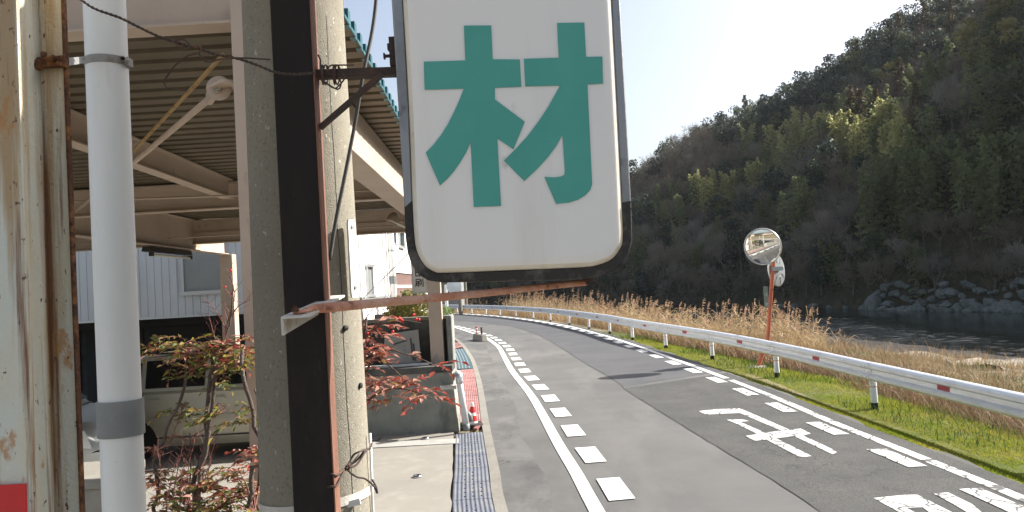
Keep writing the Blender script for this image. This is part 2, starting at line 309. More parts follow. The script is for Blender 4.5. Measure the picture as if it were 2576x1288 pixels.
Q = np.stack([idx[:-1,:-1], idx[:-1,1:], idx[1:,1:], idx[1:,:-1]], -1).reshape(-1, 4)
M['earth'] = mat('earth', (.20,.165,.105), .95, layers=[((.13,.115,.06), .5, .42, .62), ((.30,.25,.17), 1.7, .5, .7), ((.08,.075,.04), 5, .52, .68, (1,1,1), .8), ((.33,.29,.22), 14, .6, .7)], bump=.7, bscale=9, spec=.15)
g = struct(raw('ground', np.stack([GX.ravel(), GY.ravel(), GZ], 1), Q, M['earth'])); g.data.polygons.foreach_set('use_smooth', [True]*len(g.data.polygons))
# gravel bar at the water's edge
M['gravel'] = mat('gravel', (.27,.24,.2), .95, layers=[((.2,.18,.145), 1.2, .42, .62), ((.34,.31,.27), 6, .52, .68), ((.2,.18,.15), 22, .55, .68, (1,1,1), .8)], bump=.9, bscale=14, spec=.15)
yy = np.arange(22, 54, .7); base = np.stack([np.interp(yy, _rail[:,1][:900], _rail[:,0][:900]), yy], 1)
for_s = np.linspace(12.2, 19.8, 9); V = []
for j, y in enumerate(yy):
    for s_ in for_s:
        ss = s_ + .9*math.sin(y*.45)+.5*math.sin(y*1.3+s_) if s_ < 14 else s_
        xx = base[j,0]+ss*1.04; V.append((xx, y+ss*.15, 0))
V = np.array(V); sv = side(V[:,0], V[:,1]); V[:,2] = terr(sv, V[:,0], V[:,1])+.07+.05*nr.random(len(V))
n9 = len(for_s); idx = np.arange(len(V)).reshape(-1, n9)
Q = np.stack([idx[:-1,:-1], idx[:-1,1:], idx[1:,1:], idx[1:,:-1]], -1).reshape(-1, 4)
struct(raw('gravel_bar', V, Q, M['gravel']))
# river
m = bpy.data.materials.new('river_water'); m.use_nodes = True; N = m.node_tree.nodes; L = m.node_tree.links; b = N['Principled BSDF']
b.inputs['Base Color'].default_value = (.012,.020,.018,1); b.inputs['Roughness'].default_value = .06; b.inputs['IOR'].default_value = 1.33
tc = N.new('ShaderNodeTexCoord'); mp = N.new('ShaderNodeMapping'); mp.inputs['Scale'].default_value = (.75,1.7,1); mp.inputs['Rotation'].default_value = (0,0,.35); L.new(tc.outputs['Object'], mp.inputs[0])
sx_ = N.new('ShaderNodeSeparateXYZ'); L.new(tc.outputs['Object'], sx_.inputs[0]); wm = N.new('ShaderNodeMapRange'); wm.inputs[1].default_value = 26; wm.inputs[2].default_value = 33; wm.inputs[3].default_value = 1.0; wm.inputs[4].default_value = .10; L.new(sx_.outputs[0], wm.inputs[0])
n1 = N.new('ShaderNodeTexNoise'); n1.inputs['Scale'].default_value = 1.5; n1.inputs['Detail'].default_value = 4; n1.inputs['Roughness'].default_value = .6; L.new(mp.outputs[0], n1.inputs['Vector'])
bp = N.new('ShaderNodeBump'); L.new(wm.outputs[0], bp.inputs['Strength']); bp.inputs['Distance'].default_value = .12; L.new(n1.outputs[0], bp.inputs['Height']); L.new(bp.outputs[0], b.inputs['Normal'])
M['water'] = m
river = struct(MB().add([(-300,-200,-2.5),(300,-200,-2.5),(300,400,-2.5),(-300,400,-2.5)], [(0,1,2,3)]).build('river', m, recalc=False))
wx_, wy_ = np.meshgrid(np.arange(17, 41, .13), np.arange(30, 74, .17)); hw_ = np.zeros_like(wx_); rw_ = np.random.default_rng(21)
for _ in range(26):                              # real ripples near this bank, calm towards the far one
    th_, wl_ = rw_.normal(1.25, .55), rw_.uniform(.45, 1.7); hw_ += wl_*.011*np.sin((wx_*math.cos(th_)+wy_*math.sin(th_))*6.283/wl_+rw_.uniform(0,6.28))
edge_ = np.interp(wy_, [34,44,56,70], [31,27.5,27,30]); hw_ *= np.clip((edge_+3.5-wx_)/5, .04, 1)*(.65+.5*np.sin(wx_*.5+wy_*.21)*np.sin(wy_*.33-wx_*.17))
hw_ *= np.clip(np.minimum.reduce([(wx_-17)/2, (41-wx_)/3, (wy_-30)/3, (74-wy_)/4]), 0, 1); i_ = np.arange(wx_.size).reshape(wx_.shape)
rp_o = raw('ripples', np.stack([wx_.ravel(), wy_.ravel(), -2.485+hw_.ravel()], 1), np.stack([i_[:-1,:-1], i_[:-1,1:], i_[1:,1:], i_[1:,:-1]], -1).reshape(-1,4), m, river, kind='stuff'); rp_o.data.polygons.foreach_set('use_smooth', [True]*len(rp_o.data.polygons))

RLINE = smooth_line([(4.62,-6),(4.6,3),(4.58,7.3),(4.52,9.5),(4.47,11.2),(4.47,13.1),(4.42,15.5),(4.34,17.5),(4.2,20.5),(4.0,24),(3.72,28.5),(3.38,32.3),(2.66,38.7),(1.61,44.9),(.06,52),(-2.2,60.0),(-5.9,69.6),(-12,80),(-24,95)], .3)
LLINE = smooth_line([(1.25,-6),(.93,3),(.68,7.6),(.6,9.2),(.49,10.9),(.24,15.4),(-.15,20),(-.38,23.6),(-.63,27.7),(-.87,30.1),(-1.4,34.2),(-2.05,37.4),(-3.7,45),(-6.5,54),(-12,66),(-22,80)], .3)
KERB = smooth_line([(.62,-6),(.28,3)]+[tuple(gnd(*q_).xy) for q_ in ((1277,1285),(1256.5,1184),(1239,1104),(1228,1050),(1219,997),(1208,948))]+[(-1.42,24.7),(-2.3,32),(-3.4,38),(-5.6,46),(-9,56),(-16,68),(-26,80)], .3)
RN, LN, KN = normals2(RLINE), normals2(LLINE), normals2(KERB)
def z3(P, z): return [(float(p[0]), float(p[1]), z) for p in P]
def resample(P, n):
    L_ = np.r_[0, np.cumsum(np.linalg.norm(np.diff(P, axis=0), axis=1))]; s = np.linspace(0, L_[-1], n)
    return np.stack([np.interp(s, L_, P[:,k]) for k in range(2)], 1)
NRO = 260
edge_r = resample(RLINE + RN*.33, NRO); edge_r[:,0] += .05*np.sin(edge_r[:,1]*2.3)+.03*np.sin(edge_r[:,1]*5.1)
edge_l = resample(KERB, NRO)
road = struct(MB().sheet(z3(edge_l, 0), z3(edge_r, 0)).build('road', M['asphalt']))
def piece(name, P, Qp, z, mt): return MB().sheet(z3(P, z), z3(Qp, z)).build(name, mt, road)
# side strip between kerb and the left line
k0 = resample(KERB[KERB[:,1] < 60], 160); l0 = resample((LLINE-LN*.42)[LLINE[:,1] < 60], 160)
l0[:,0] += .05*np.sin(l0[:,1]*.9)+.02*np.sin(l0[:,1]*3.7)
piece('shoulder_asphalt', k0, l0, .004, M['asphalt_side'])
# right hand lane: newer dark patch beyond, old cracked surface near
SEAM = smooth_line([(2.75,-6),(2.72,4),(2.69,7.2),(2.66,8.1),(2.58,9.2),(2.47,10.6),(2.33,12.6),(2.13,15.6),(2.14,16.5),(1.98,19),(1.82,21),(1.55,25.4),(1.14,31.4),(.5,37),(-.65,43.3),(-3.2,51),(-7,60),(-12,69)], .3)
SEAM[:,0] += .004*np.sin(SEAM[:,1]*7)+.004*np.sin(SEAM[:,1]*13)
def cut(P, a, b_): return P[(P[:,1] >= a) & (P[:,1] <= b_)]
near_l, near_r = resample(cut(SEAM,-6,16.1), 70), resample(cut(RLINE+RN*.30,-6,17.6), 70)
sj = SEAM[(SEAM[:,1] < 60)]; sjn = normals2(sj); wj = .0035+.002*np.sin(sj[:,1]*4.1)+.0015*np.sin(sj[:,1]*11)
MB().sheet(z3(sj-sjn*wj[:,None], .0062), z3(sj+sjn*wj[:,None], .0062)).build('seam_line', M['rubber'], road)
far_l, far_r = resample(cut(SEAM,16.12,69), 150), resample(cut(RLINE+RN*.30,17.63,76), 150)
piece('asphalt_patch', near_l, near_r, .004, M['asphalt_old'])
piece('asphalt_patch', far_l, far_r, .0045, M['asphalt_new'])
def strip_line(name, P, Nn, off, wid, z, mt, a=-6, b_=90):
    k = (P[:,1] >= a) & (P[:,1] <= b_); return piece(name, (P+Nn*(off-wid/2))[k], (P+Nn*(off+wid/2))[k], z, mt)
strip_line('edge_line', LLINE, LN, 0, .15, .009, M['line_white'])
strip_line('edge_line', RLINE, RN, 0, .135, .009, M['line_white'], 16.2)
strip_line('edge_line', RLINE, RN, 0, .135, .009, M['line_worn'], -6, 16.2)
def blocks(P, Nn, off, wid, length, pitch, start, ymax, worn=0):
    L_ = np.r_[0, np.cumsum(np.linalg.norm(np.diff(P, axis=0), axis=1))]
    s0 = np.interp(start, P[:,1], L_); s = s0-pitch*3
    f = lambda u: (np.array([np.interp(u, L_, P[:,k]) for k in (0,1)]), np.array([np.interp(u, L_, Nn[:,k]) for k in (0,1)]))
    while True:
        a, na = f(s); b_, nb = f(s+length)
        if a[1] > ymax: break
        if b_[1] > 3:
            q = [a+na*(off-wid/2), a+na*(off+wid/2), b_+nb*(off+wid/2), b_+nb*(off-wid/2)]
            q = [(p[0]+rnd.uniform(-.008,.008), p[1]+rnd.uniform(-.012,.012)) for p in q]
            c = [(p[0], p[1], .0085) for p in q]
            MB().add(c+[(p[0],p[1],.012) for p in q], [(4,5,6,7),(0,1,5,4),(1,2,6,5),(2,3,7,6),(3,0,4,7)]).build('line_block', M['line_worn'] if a[1] < worn else M['line_white'], road)
        s += pitch
blocks(LLINE, LN, .315, .27, .88, 1.68, 7.92, 62)
blocks(RLINE, RN, -.255, .215, .92, 1.83, 8.55, 66, 16.5)
# painted characters
def zc(a, b_): return gnd(a*.41407+1509.4, b_*.41407+943.4)
def letter(polys, z=.0095):
    mb = MB()
    for i, po in enumerate(polys):
        P = [zc(*q) for q in po]; P = [(p.x, p.y, .006+i*.0012) for p in P]
        mb.prism(P, (0,0,.003))
    return mb.build('road_lettering', M['line_worn'], road)
letter([[(603,222),(700,211),(845,206),(890,222),(1240,374),(1455,475),(1410,483),(1180,374),(1050,318),(850,234),(760,237),(640,243)],
        [(770,275),(870,274),(905,283),(852,288),(1000,354),(1285,497),(1240,503),(1205,497),(1010,396),(930,348),(820,295)],
        [(880,376),(1060,347),(1220,330),(1280,360),(1225,373),(1100,385),(990,398),(945,404)]])
letter([[(1663,752),(1870,732),(1930,733),(2160,850),(2200,880),(2060,880),(1960,808),(1860,812),(1990,880),(1900,880),(1730,790)],
        [(2030,727),(2115,719),(2260,790),(2330,850),(2250,850),(2120,775)]])
# kerb strip and gutter channel
kerb = MB()
for a, b_ in ((0, .115),):
    kerb.sheet(z3(KERB-KN*.125, .016), z3(KERB-KN*.0, .014)); kerb.sheet(z3(KERB, .014), z3(KERB+KN*.004, -.02)); kerb.sheet(z3(KERB-KN*.13, -.3), z3(KERB-KN*.125, .016))
struct(kerb.build('gutter_kerb', M['kerb']))
print('KERBW', [(round(float(np.interp(y,KERB[:,1],KERB[:,0])),2), y, [round(gnd(*q_).x,2) for q_ in ((1161.5,1114.7),(1162.8,1184),(1162.8,1264.5),(1221.7,1089),(1249.8,1260),(1155.6,929),(1195,929))]) for y in (8,)])
ch = MB(); ch.sheet(z3(KERB-KN*.125, -.16), z3(KERB-KN*.56, -.16)); ch.sheet(z3(KERB-KN*.56, -.16), z3(KERB-KN*.57, .0)); struct(ch.build('gutter_channel', M['wall_dark']))
left_g = KERB-KN*.565
k = (left_g[:,1] > -6) & (left_g[:,1] < 12.3)
# concrete pad beside the gutter (ragged edge) and the yard behind
pe = resample(left_g[k], 140); pe[:,0] += np.convolve(nr.standard_normal(142)*.014, [.3,.4,.3], 'valid')-.004
pl = pe.copy(); pl[:,0] = -3.0
struct(MB().sheet(z3(pl, .004), z3(pe, .012)).sheet(z3(pe, .012), z3(pe+np.array([.004,0]), -.16)).build('concrete_pad', M['concrete']))
fp = resample(left_g[left_g[:,1] > 12.3][:180], 90); fl = fp.copy(); fl[:,0] -= 1.2
struct(MB().sheet(z3(fl, .004), z3(fp, .006)).build('pavement_strip', M['concrete']))
struct(MB().add([(-30,-10,0),(-3.0,-10,0),(-3.0,16.0,0),(-30,16.0,0)], [(0,1,2,3)]).build('yard', M['concrete'], recalc=False))
# pale joint strip across the pad
a, b_ = gnd(925,1117), gnd(1155,1106); c, d = gnd(1158,1118), gnd(925,1130)
M['pale_strip'] = mat('pale_strip', (.36,.36,.335), .8, layers=[((.3,.295,.275), 4, .5, .7)])
struct(MB().prism([(p.x,p.y,.0125) for p in (a,b_,c,d)], (0,0,.008)).build('joint_strip', M['pale_strip']))

# ------------------------------------------------------------------ drain covers
def edge_at(y): return float(np.interp(y, KERB[:,1], KERB[:,0]))
def cover(name, y0, y1, mt, label, cat, ribs=9, wid=.415, tilt=0., amp=.006, mats=None):
    xr0, xr1 = edge_at(y0)-.135, edge_at(y1)-.135; mb = MB(); n = ribs*4; loops = []
    for yy_, xr in ((y0, xr0), (y1, xr1)):
        top = []
        for i in range(n+1):
            t = i/n; ph = (i % 4)/4
            h = amp if ph in (.25,.5) else 0
            top.append((xr-wid*(1-t), yy_, .016+h+tilt*(t-.5)+(.01*rnd.random() if tilt else 0)*0))
        loops.append(top+[(xr, yy_, -.01+tilt*.5), (xr-wid, yy_, -.01-tilt*.5)])
    mb.loops(loops); k_ = len(loops[0]); mb.add(loops[0], [tuple(range(k_))]); mb.add(loops[1], [tuple(range(k_))])
    o = mb.build(name, mt); tag(o, label, cat, 'drain covers along the gutter'); return o
yb = [gnd(1200,v).y for v in (1400,1310,1260,1216,1180,1148,1118.7,1090)]
lab = ['nearest grey ribbed drain cover, partly below the photo edge', 'grey ribbed drain cover at the bottom of the photo with black dots', 'grey ribbed drain cover second above the photo bottom, level with the steel stud', 'grey ribbed drain cover third above the photo bottom', 'grey ribbed drain cover fourth above the photo bottom, edge slightly lifted', 'grey ribbed drain cover next to the pale joint strip', 'brownish grey drain cover directly in front of the traffic cone']
for i in range(len(yb)-1):
    o = cover('drain_cover', yb[i]+.006, yb[i+1]-.006, M['cover_grey'], lab[i], 'drain cover')
    h = MB(); xc = edge_at(yb[i])-.33; nsl = 0
    yc = yb[i]+.12
    while yc < yb[i+1]-.08:
        for dx in (-.09, .0, .09)[:2 if i % 2 else 3]:
            xx = xc+dx-.05*(yc-yb[i]); h.lathe([(.008,.0),(.008,.0245),(0,.0245)], (xx, yc, 0), n=6)
        yc += .17
    h.build('slot_hole', M['black'], o)['kind'] = 'stuff'
yr = [gnd(1195,v).y for v in (1064,1027,998,953,944,929.5)]
lr = ['bright red corrugated drain cover right behind the traffic cone', 'red corrugated drain cover second behind the cone', 'faded grey pink corrugated drain cover, longest of the row', 'red drain cover lapped unevenly over its neighbour', 'red corrugated drain cover touching the teal grating']
for i in range(5): cover('drain_cover', yr[i]+.006, yr[i+1]+(.05 if i == 2 else -.006), M['cover_red'], lr[i], 'drain cover', tilt=(.02,-.01,.008,.035,.02)[i], wid=.43, ribs=11)
y0, y1 = gnd(1190,928).y, gnd(1190,877).y
gt = thing('drain_grating', 'teal steel grating over the gutter with four bright bars', 'drain grating', ((edge_at(y0)-.33), y0, 0), 'drain covers along the gutter')
n = 5
for i in range(n):
    ya, yb_ = y0+(y1-y0)*i/n, y0+(y1-y0)*(i+1)/n-.02
    mb = MB(); xa, xb = edge_at(ya)-.135, edge_at(yb_)-.135
    mb.hexa([(xa-.42,ya,0),(xa,ya,0),(xb,yb_,0),(xb-.42,yb_,0),(xa-.42,ya,.02),(xa,ya,.02),(xb,yb_,.02),(xb-.42,yb_,.02)]); mb.build('grating_panel', M['grating'], gt)
    for t in (.12,.34,.56,.78):
        MB().bar((xa-.42+.42*t,ya,.026),(xb-.42+.42*t,yb_,.026),.02,.012).build('bar', M['alu'], gt)
for j, v in enumerate((868, 861)):
    yA, yB = gnd(1185,v+6).y, gnd(1185,v).y; cover('drain_cover', yA, yB, M['cover_red'], ('red drain cover just beyond the teal grating', 'farthest red drain cover beyond the teal grating')[j], 'drain cover', tilt=.03)

# ------------------------------------------------------------------ guardrail
grail = thing('guardrail', 'white steel guardrail with red reflectors curving along the river side', 'guardrail', (5.9,13.1,0))
PROF = [(0,.45),(.05,.462),(.08,.495),(.082,.54),(.035,.572),(.03,.635),(.082,.665),(.082,.71),(.055,.74),(0,.755)]
POSTS = [p for p in RAIL if -5 < p[1] < 76]
RP = smooth_line([p for p in RAIL if p[1] < 100], .25); RPn = normals2(RP)
RL = np.r_[0, np.cumsum(np.linalg.norm(np.diff(RP, axis=0), axis=1))]
def rp(s): return np.array([np.interp(s, RL, RP[:,k]) for k in (0,1)]), np.array([np.interp(s, RL, RPn[:,k]) for k in (0,1)])
ps = [float(RL[np.argmin(((RP-np.array(p))**2).sum(1))]) for p in POSTS]
post_proto = None
for i, p in enumerate(POSTS):
    c, nn = rp(ps[i]); zb0 = float(rbase(p[1]))
    if post_proto is None:
        post_proto = MB().lathe([(0,.74),(.05,.74),(.057,.73),(.057,.07)], (*c,0), n=14).build('post', M['post_white'], grail, smooth='auto')
        pb = MB().lathe([(.0575,.085),(.0575,-.5)], (*c,0), n=14).build('post_foot', M['black'], post_proto, smooth=True)
        po = MB().lathe([(.0582,.345),(.0582,.36)], (*c,0), n=14).build('post_band', M['orange'], post_proto, smooth=True)
        first = Vector((*c, 0)); zf0 = zb0; post_proto.location = (0,0,zb0)
    else:
        d = Vector((*c, zb0))-first
        for src, par in ((post_proto, grail),):
            q = src.copy(); COL.objects.link(q); q.location = d; q.parent = par
            for ch_ in (pb, po):
                r_ = ch_.copy(); COL.objects.link(r_); r_.parent = q; r_.location = (0,0,0)
    if i == len(POSTS)-1: break
    a, b_ = ps[i]-.16, ps[i+1]-.16; m_ = 9; loops = []
    for t in np.linspace(0, 1, m_):
        c2, n2 = rp(a+(b_-a)*t); pr = .004*(1-t)
        zr = float(rbase(c2[1])); lo = [(*(c2-n2*(.058+d+pr)), z*1.03+zr) for d, z in PROF]+[(*(c2-n2*(.058+d+pr-.006)), z*1.03+zr) for d, z in reversed(PROF)]
        loops.append(lo)
    mb = MB().loops(loops); kk = len(loops[0])
    for l in (loops[0], loops[-1]):
        mb.add(l, [(j, j+1, kk-2-j, kk-1-j) for j in range(len(PROF)-1)])
    mb.build('rail_beam', M['rail'], grail, smooth='auto')
    if POSTS[i][1] < 34:
        jl = []
        for ds in (-.004, .004):
            c2, n2 = rp(a+ds); zr = float(rbase(c2[1])); jl.append([(*(c2-n2*(.058+d+.0062)), z*1.03+zr) for d, z in PROF])
        MB().loops(jl, close=False).build('joint_seam', M['galv'], grail)
    mid = (a+b_)/2+.05; mb = MB(); ra = .15 if i < 22 else .13; hx = []
    for s_ in (mid-ra, mid+ra):
        c2, n2 = rp(s_)
        zr = float(rbase(c2[1])); hx.append([(*(c2-n2*.088), .585+zr), (*(c2-n2*.0965), .585+zr), (*(c2-n2*.0965), .657+zr), (*(c2-n2*.088), .657+zr)])
    mb.hexa(hx[0]+hx[1]).build('reflector', M['red_refl'], grail)
    if POSTS[i][1] < 30:
        for ds in (-.07, .07):
            for z, dd in ((.515,.083),(.6,.034),(.69,.083)):
                c2, n2 = rp(ps[i]+ds+.0); q = c2-n2*(.058+dd)
                MB().lathe([(.013,-.003),(.013,.008),(0,.012)], (*q, z*1.03+zb0), axis=(-n2[0],-n2[1],0), n=8).build('bolt', M['galv'], grail)

# ------------------------------------------------------------------ traffic mirror
mp0 = Vector((5.86,19.28,-.35)); top = at(1946,652,19.5); top.x += .0
tm = thing('traffic_mirror', 'round convex traffic mirrors on an orange pole behind the guardrail', 'traffic mirror', (5.86,19.28,0))
lowp = at(1931,852,19.5)
path = smooth_line([mp0, (5.98,19.35,-.08), (6.14,19.43,.22), (lowp.x,19.5,.52), tuple(lowp+(top-lowp)*.3), tuple(lowp+(top-lowp)*.65), tuple(top)], .12)
MB().tube(path, .05, 12).build('pole', M['orange_pole'], tm, smooth='auto')
MB().lathe([(.3,0),(.3,.05),(.26,.08),(0,.09)], (5.86,19.28,-.2), n=16).build('footing', M['concrete'], tm)
def dish(center, nrm, r, name_glass, back=False):
    nrm = Vector(nrm).normalized(); k_ = []
    Rc = r*5.0
    prof = [(r*t, math.sqrt(Rc*Rc-(r*t)**2)-math.sqrt(Rc*Rc-r*r)) for t in np.linspace(1, .0001, 14)]
    MB().lathe(prof, center, nrm, 40).build('mirror_face', M['mirror'], tm, smooth=True)
    MB().lathe([(r-.012,.012),(r+.006,.028),(r+.024,.02),(r+.026,-.02),(r+.01,-.035),(r-.01,-.03)], center, nrm, 40).build('rim', M['mirror_rim'], tm, smooth=True)
    MB().lathe([(r+.01,-.03),(r*.72,-.055),(r*.3,-.07),(.001,-.072)], center, nrm, 40).build('back_shell', M['mirror_back'], tm, smooth=True)
    ax = nrm; u = ax.cross(Vector((0,0,1))).normalized(); v = u.cross(ax)
    for j in range(8):
        a = math.pi*2*j/8+.2; d = u*math.cos(a)+v*math.sin(a)
        MB().bar(Vector(center)-ax*.07+d*r*.45, Vector(center)-ax*.045+d*r*.93, .022, .018, up=tuple(ax)).build('back_rib', M['mirror_rim'], tm)
c1 = at(1918.5,620.5,19.22); c2 = at(1952.5,679,19.8)
dish(c1, (-.56,-.81,-.15), .44, 0); dish(c2, (-.70,.70,-.05), .40, 0)
MB().bar(c1+Vector((.56,.81,.15))*.07, (top.x,19.5,c1.z-.02), .05,.06).build('bracket', M['mirror_rim'], tm)
zb = c2.z+.03; px = (top.x,19.5)
MB().box((px[0]-.07,px[1]-.075,zb-.05),(px[0]+.2,px[1]-.055,zb+.05)).build('bracket', M['mirror_back'], tm)
MB().bar((px[0]+.05,px[1],zb),c2+Vector((.7,-.7,.05))*.07,.05,.06).build('bracket', M['mirror_back'], tm)
pa, pb_ = at(1931,722,19.43), at(1928,772,19.43)
pm = MB().box((pb_.x-.055,19.4,pb_.z-.02),(pb_.x+.055,19.412,pa.z+.02)).build('warning_plate', mat('plate_green', (.20,.23,.19), .6, layers=[((.3,.3,.26), 20, .55, .7)]), tm)
for z in (pa.z-.07, pb_.z+.07): MB().box((px[0]-.1,19.41,z-.012),(px[0]+.06,19.46,z+.012)).build('plate_band', M['black'], tm)
M['plate_text'] = mat('plate_text', (.5,.5,.44), .7)
def strokes(parent, o, u, v, size, segs, wd, mt, name='lettering', thick=.002, nrm=(0,-1,0)):
    mb = MB(); o = Vector(o); u = Vector(u); v = Vector(v); nn = Vector(nrm)
    for k_, s_ in enumerate(segs):
        ww = s_[4] if len(s_) > 4 else wd
        a = o+u*s_[0]*size+v*s_[1]*size; b2 = o+u*s_[2]*size+v*s_[3]*size
        d = (b2-a).normalized(); pp = d.cross(nn).normalized()*ww*size/2
        t = nn*(thick+.00025*k_)
        mb.prism([a-pp, b2-pp, b2+pp, a+pp], t)
    return mb.build(name, mt, parent)
CHU = [(.08,.85,.2,.75),(.02,.6,.15,.5),(.05,.05,.22,.35),(.55,.98,.65,.85),(.35,.75,.95,.75),(.38,.42,.92,.42),(.28,.06,.98,.06),(.65,.75,.65,.06)]
II = [(.5,1,.5,.9),(.15,.88,.85,.88),(.35,.86,.4,.72),(.65,.86,.6,.72),(.05,.7,.95,.7),(.25,.6,.75,.6),(.25,.48,.75,.48),(.25,.36,.75,.36),(.25,.6,.25,.36),(.75,.6,.75,.36),(.1,.05,.2,.25),(.3,.28,.35,.05),(.35,.05,.7,.05),(.7,.05,.72,.15),(.85,.28,.95,.1)]
hh = pa.z-pb_.z
strokes(pm, (pb_.x-.045,19.4,pb_.z+.02+hh*.5), (1,0,0), (0,0,1), .09, CHU, .1, M['plate_text'])
strokes(pm, (pb_.x-.045,19.4,pb_.z+.02), (1,0,0), (0,0,1), .09, II, .08, M['plate_text'])
# ------------------------------------------------------------------ canopy (carport roof)
HC = CAMH
def ex(Y): return -.98-.018*Y                    # road side face of the edge beam
def dk(Y): return -.64-.035*Y                    # road side edge of the deck
cy = thing('carport_canopy', 'cream steel carport roof with ribbed deck and teal ribbed edge', 'canopy', (-1.2,3.5,0))
def hbeam(name, a, b, h, wf, tf=.012, tw=.01, bev=0):  # I beam from a to b (points on the underside)
    a = Vector(a); b = Vector(b); mb = MB(); up = Vector((0,0,1))
    mb.bar(a+up*tf/2, b+up*tf/2, wf, tf); mb.bar(a+up*(h-tf/2), b+up*(h-tf/2), wf, tf)
    mb.bar(a+up*h/2, b+up*h/2, tw, h-2*tf)
    return mb.build(name, M['canopy_paint'], cy)
zd = HC+1.38
MB().box((-1.20,3.42,0),(-.995,3.62,zd-.01)).build('column', M['canopy_paint'], cy, bevel=.008)
fb = hbeam('front_beam', (-9,3.53,HC+1.25), (-1.202,3.50,HC+1.25), .32, .13)
for x in (-1.36,-2.4): MB().lathe([(.022,0),(.022,.012),(0,.016)], (x,3.49,HC+1.46), (0,-1,0), 10).build('bolt', M['canopy_paint'], cy, smooth='auto')
# edge beam: closed box section, lit on the road side
Y0, Y1 = 3.63, 12.49
def zbox(name, xa, ya, xb, yb, wdt, z0, z1):
    return MB().hexa([(xa-wdt,ya,z0),(xa,ya,z0),(xb,yb,z0),(xb-wdt,yb,z0),(xa-wdt,ya,z1),(xa,ya,z1),(xb,yb,z1),(xb-wdt,yb,z1)]).build(name, M['canopy_paint'], cy, bevel=.006)
zbox('edge_beam', ex(Y0), Y0, ex(Y1), Y1, .17, HC+.99, HC+1.355)
zbox('edge_flange', ex(Y0)+.035, Y0, ex(Y1)+.035, Y1, .24, HC+.975, HC+.988)
hbeam('joist', (-2.93,3.6,HC+1.15), (-3.16,8.7,HC+1.15), .22, .12)
hbeam('cross_beam', (-9,8.80,HC+1.05), (ex(8.8)-.2,8.80,HC+1.05), .30, .15)
hbeam('girder', (-5.1,8.95,HC+.86), (-5.28,14.2,HC+.86), .50, .17)
hbeam('joist', (-7.4,3.6,HC+1.15), (-7.6,8.7,HC+1.15), .22, .12)
hbeam('joist', (-2.95,8.95,HC+1.15), (-3.1,12.6,HC+1.15), .22, .12)
MB().box((-9,12.72,HC+.97),(ex(12.7)-.0,12.80,HC+1.36)).box((-9,12.68,HC+.965),(ex(12.7),12.84,HC+.98)).box((-9,12.70,HC+1.14),(ex(12.7)-.02,12.719,HC+1.155)).build('rear_beam', M['canopy_paint'], cy)
MB().box((-1.40,12.5,.93),(-1.185,12.67,HC+.962)).build('column', M['canopy_paint'], cy, bevel=.008)
MB().box((-5.38,14.2,0),(-5.14,14.42,HC+.859)).build('column', M['canopy_paint'], cy, bevel=.008)
# bolts in rows on the girder
mb = MB()
for i in range(5):
    for s_ in (-.04,.04): mb.lathe([(.014,0),(.014,.012),(0,.014)], (-5.22+.006,12.9+s_,HC+.95+i*.075), (1,0,0), 8)
mb.build('bolt_row', M['canopy_paint'], cy)
# deck: folded plate, ribs across
pitch, dh = .195, .075
ys = np.arange(3.60, 12.9, pitch); prof = []
for y in ys:
    prof += [(y, 0), (y+.118, 0), (y+.134, dh), (y+.179, dh)]
prof.append((ys[-1]+pitch, 0))
def dline(f, z0): return [(f(y), y, z0+h) for y, h in prof]
A, B = dline(lambda y: -9.5, zd), dline(dk, zd)
A2, B2 = [(x,y,z+.006) for x,y,z in A], [(x,y,z+.006) for x,y,z in B]
n = len(A)
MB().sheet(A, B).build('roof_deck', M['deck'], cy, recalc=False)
MB().sheet(A2, B2).sheet(A, A2).build('deck_skin', M['deck_teal'], cy, recalc=False)
for i, y in enumerate(ys[:-1]):                  # teal end caps on the rib ends
    x = dk(y); mb = MB()
    q = [(dk(y)+.004, y+.120, zd-.004), (dk(y)+.004, y+.130, zd+dh+.012), (dk(y)+.004, y+.184, zd+dh+.012), (dk(y)+.004, y+.193, zd-.004)]
    mb.prism([q[0],q[1],q[2],q[3]], (-.03,0,0)).build('rib_end_cap', M['deck_teal'], cy)
    if i < 26: MB().hexa([(dk(y)-.003,y+.19,zd-.006),(dk(y)+.006,y+.19,zd-.006),(dk(y)+.006,y+pitch+.12,zd-.006),(dk(y)-.003,y+pitch+.12,zd-.006),(dk(y)-.003,y+.19,zd+.012),(dk(y)+.006,y+.19,zd+.012),(dk(y)+.006,y+pitch+.12,zd+.012),(dk(y)-.003,y+pitch+.12,zd+.012)]).build('edge_lip', M['deck_teal'], cy)
# braces with forked end and bolt
ga = at(551,222,3.52); gb = at(525,250,3.75); gc = at(330,412,6.0); gd = at(190,532,8.5)
mb = MB(); mb.lathe([(.056,-.008),(.056,.008)], ga, (0.1,-1,0.1), 20).lathe([(0,.008),(.056,.008)], ga, (.1,-1,.1), 20).lathe([(0,-.008),(.056,-.008)], ga, (.1,-1,.1), 20)
mb.bar(ga, at(585,205,3.45), .012, .11, up=(0,-1,0)); mb.build('gusset', M['canopy_paint'], cy)
MB().lathe([(.02,0),(.02,.02),(.011,.02),(.011,.035),(0,.035)], ga+Vector((0,-.01,0)), (0,-1,0), 8).build('gusset_bolt', M['galv'], cy)
MB().bar(ga+Vector((0,-.02,0)), gb, .026, .055).build('clevis', M['canopy_paint'], cy)
MB().tube([gb, gb+(gd-gb)*.5, gd], .017, 10).build('brace_rod', M['canopy_paint'], cy, smooth=True)
M['rod_rusty'] = mat('rod_rusty', (.38,.27,.13), .7, layers=[((.25,.12,.05), 14, .48, .65)])
r1 = at(562,138,3.5); r2 = at(330,385,6.0); r3 = at(196,530,8.4)
MB().tube([r1, r1+(r3-r1)*.5, r3], .011, 8).build('brace_rod', M['rod_rusty'], cy, smooth=True)
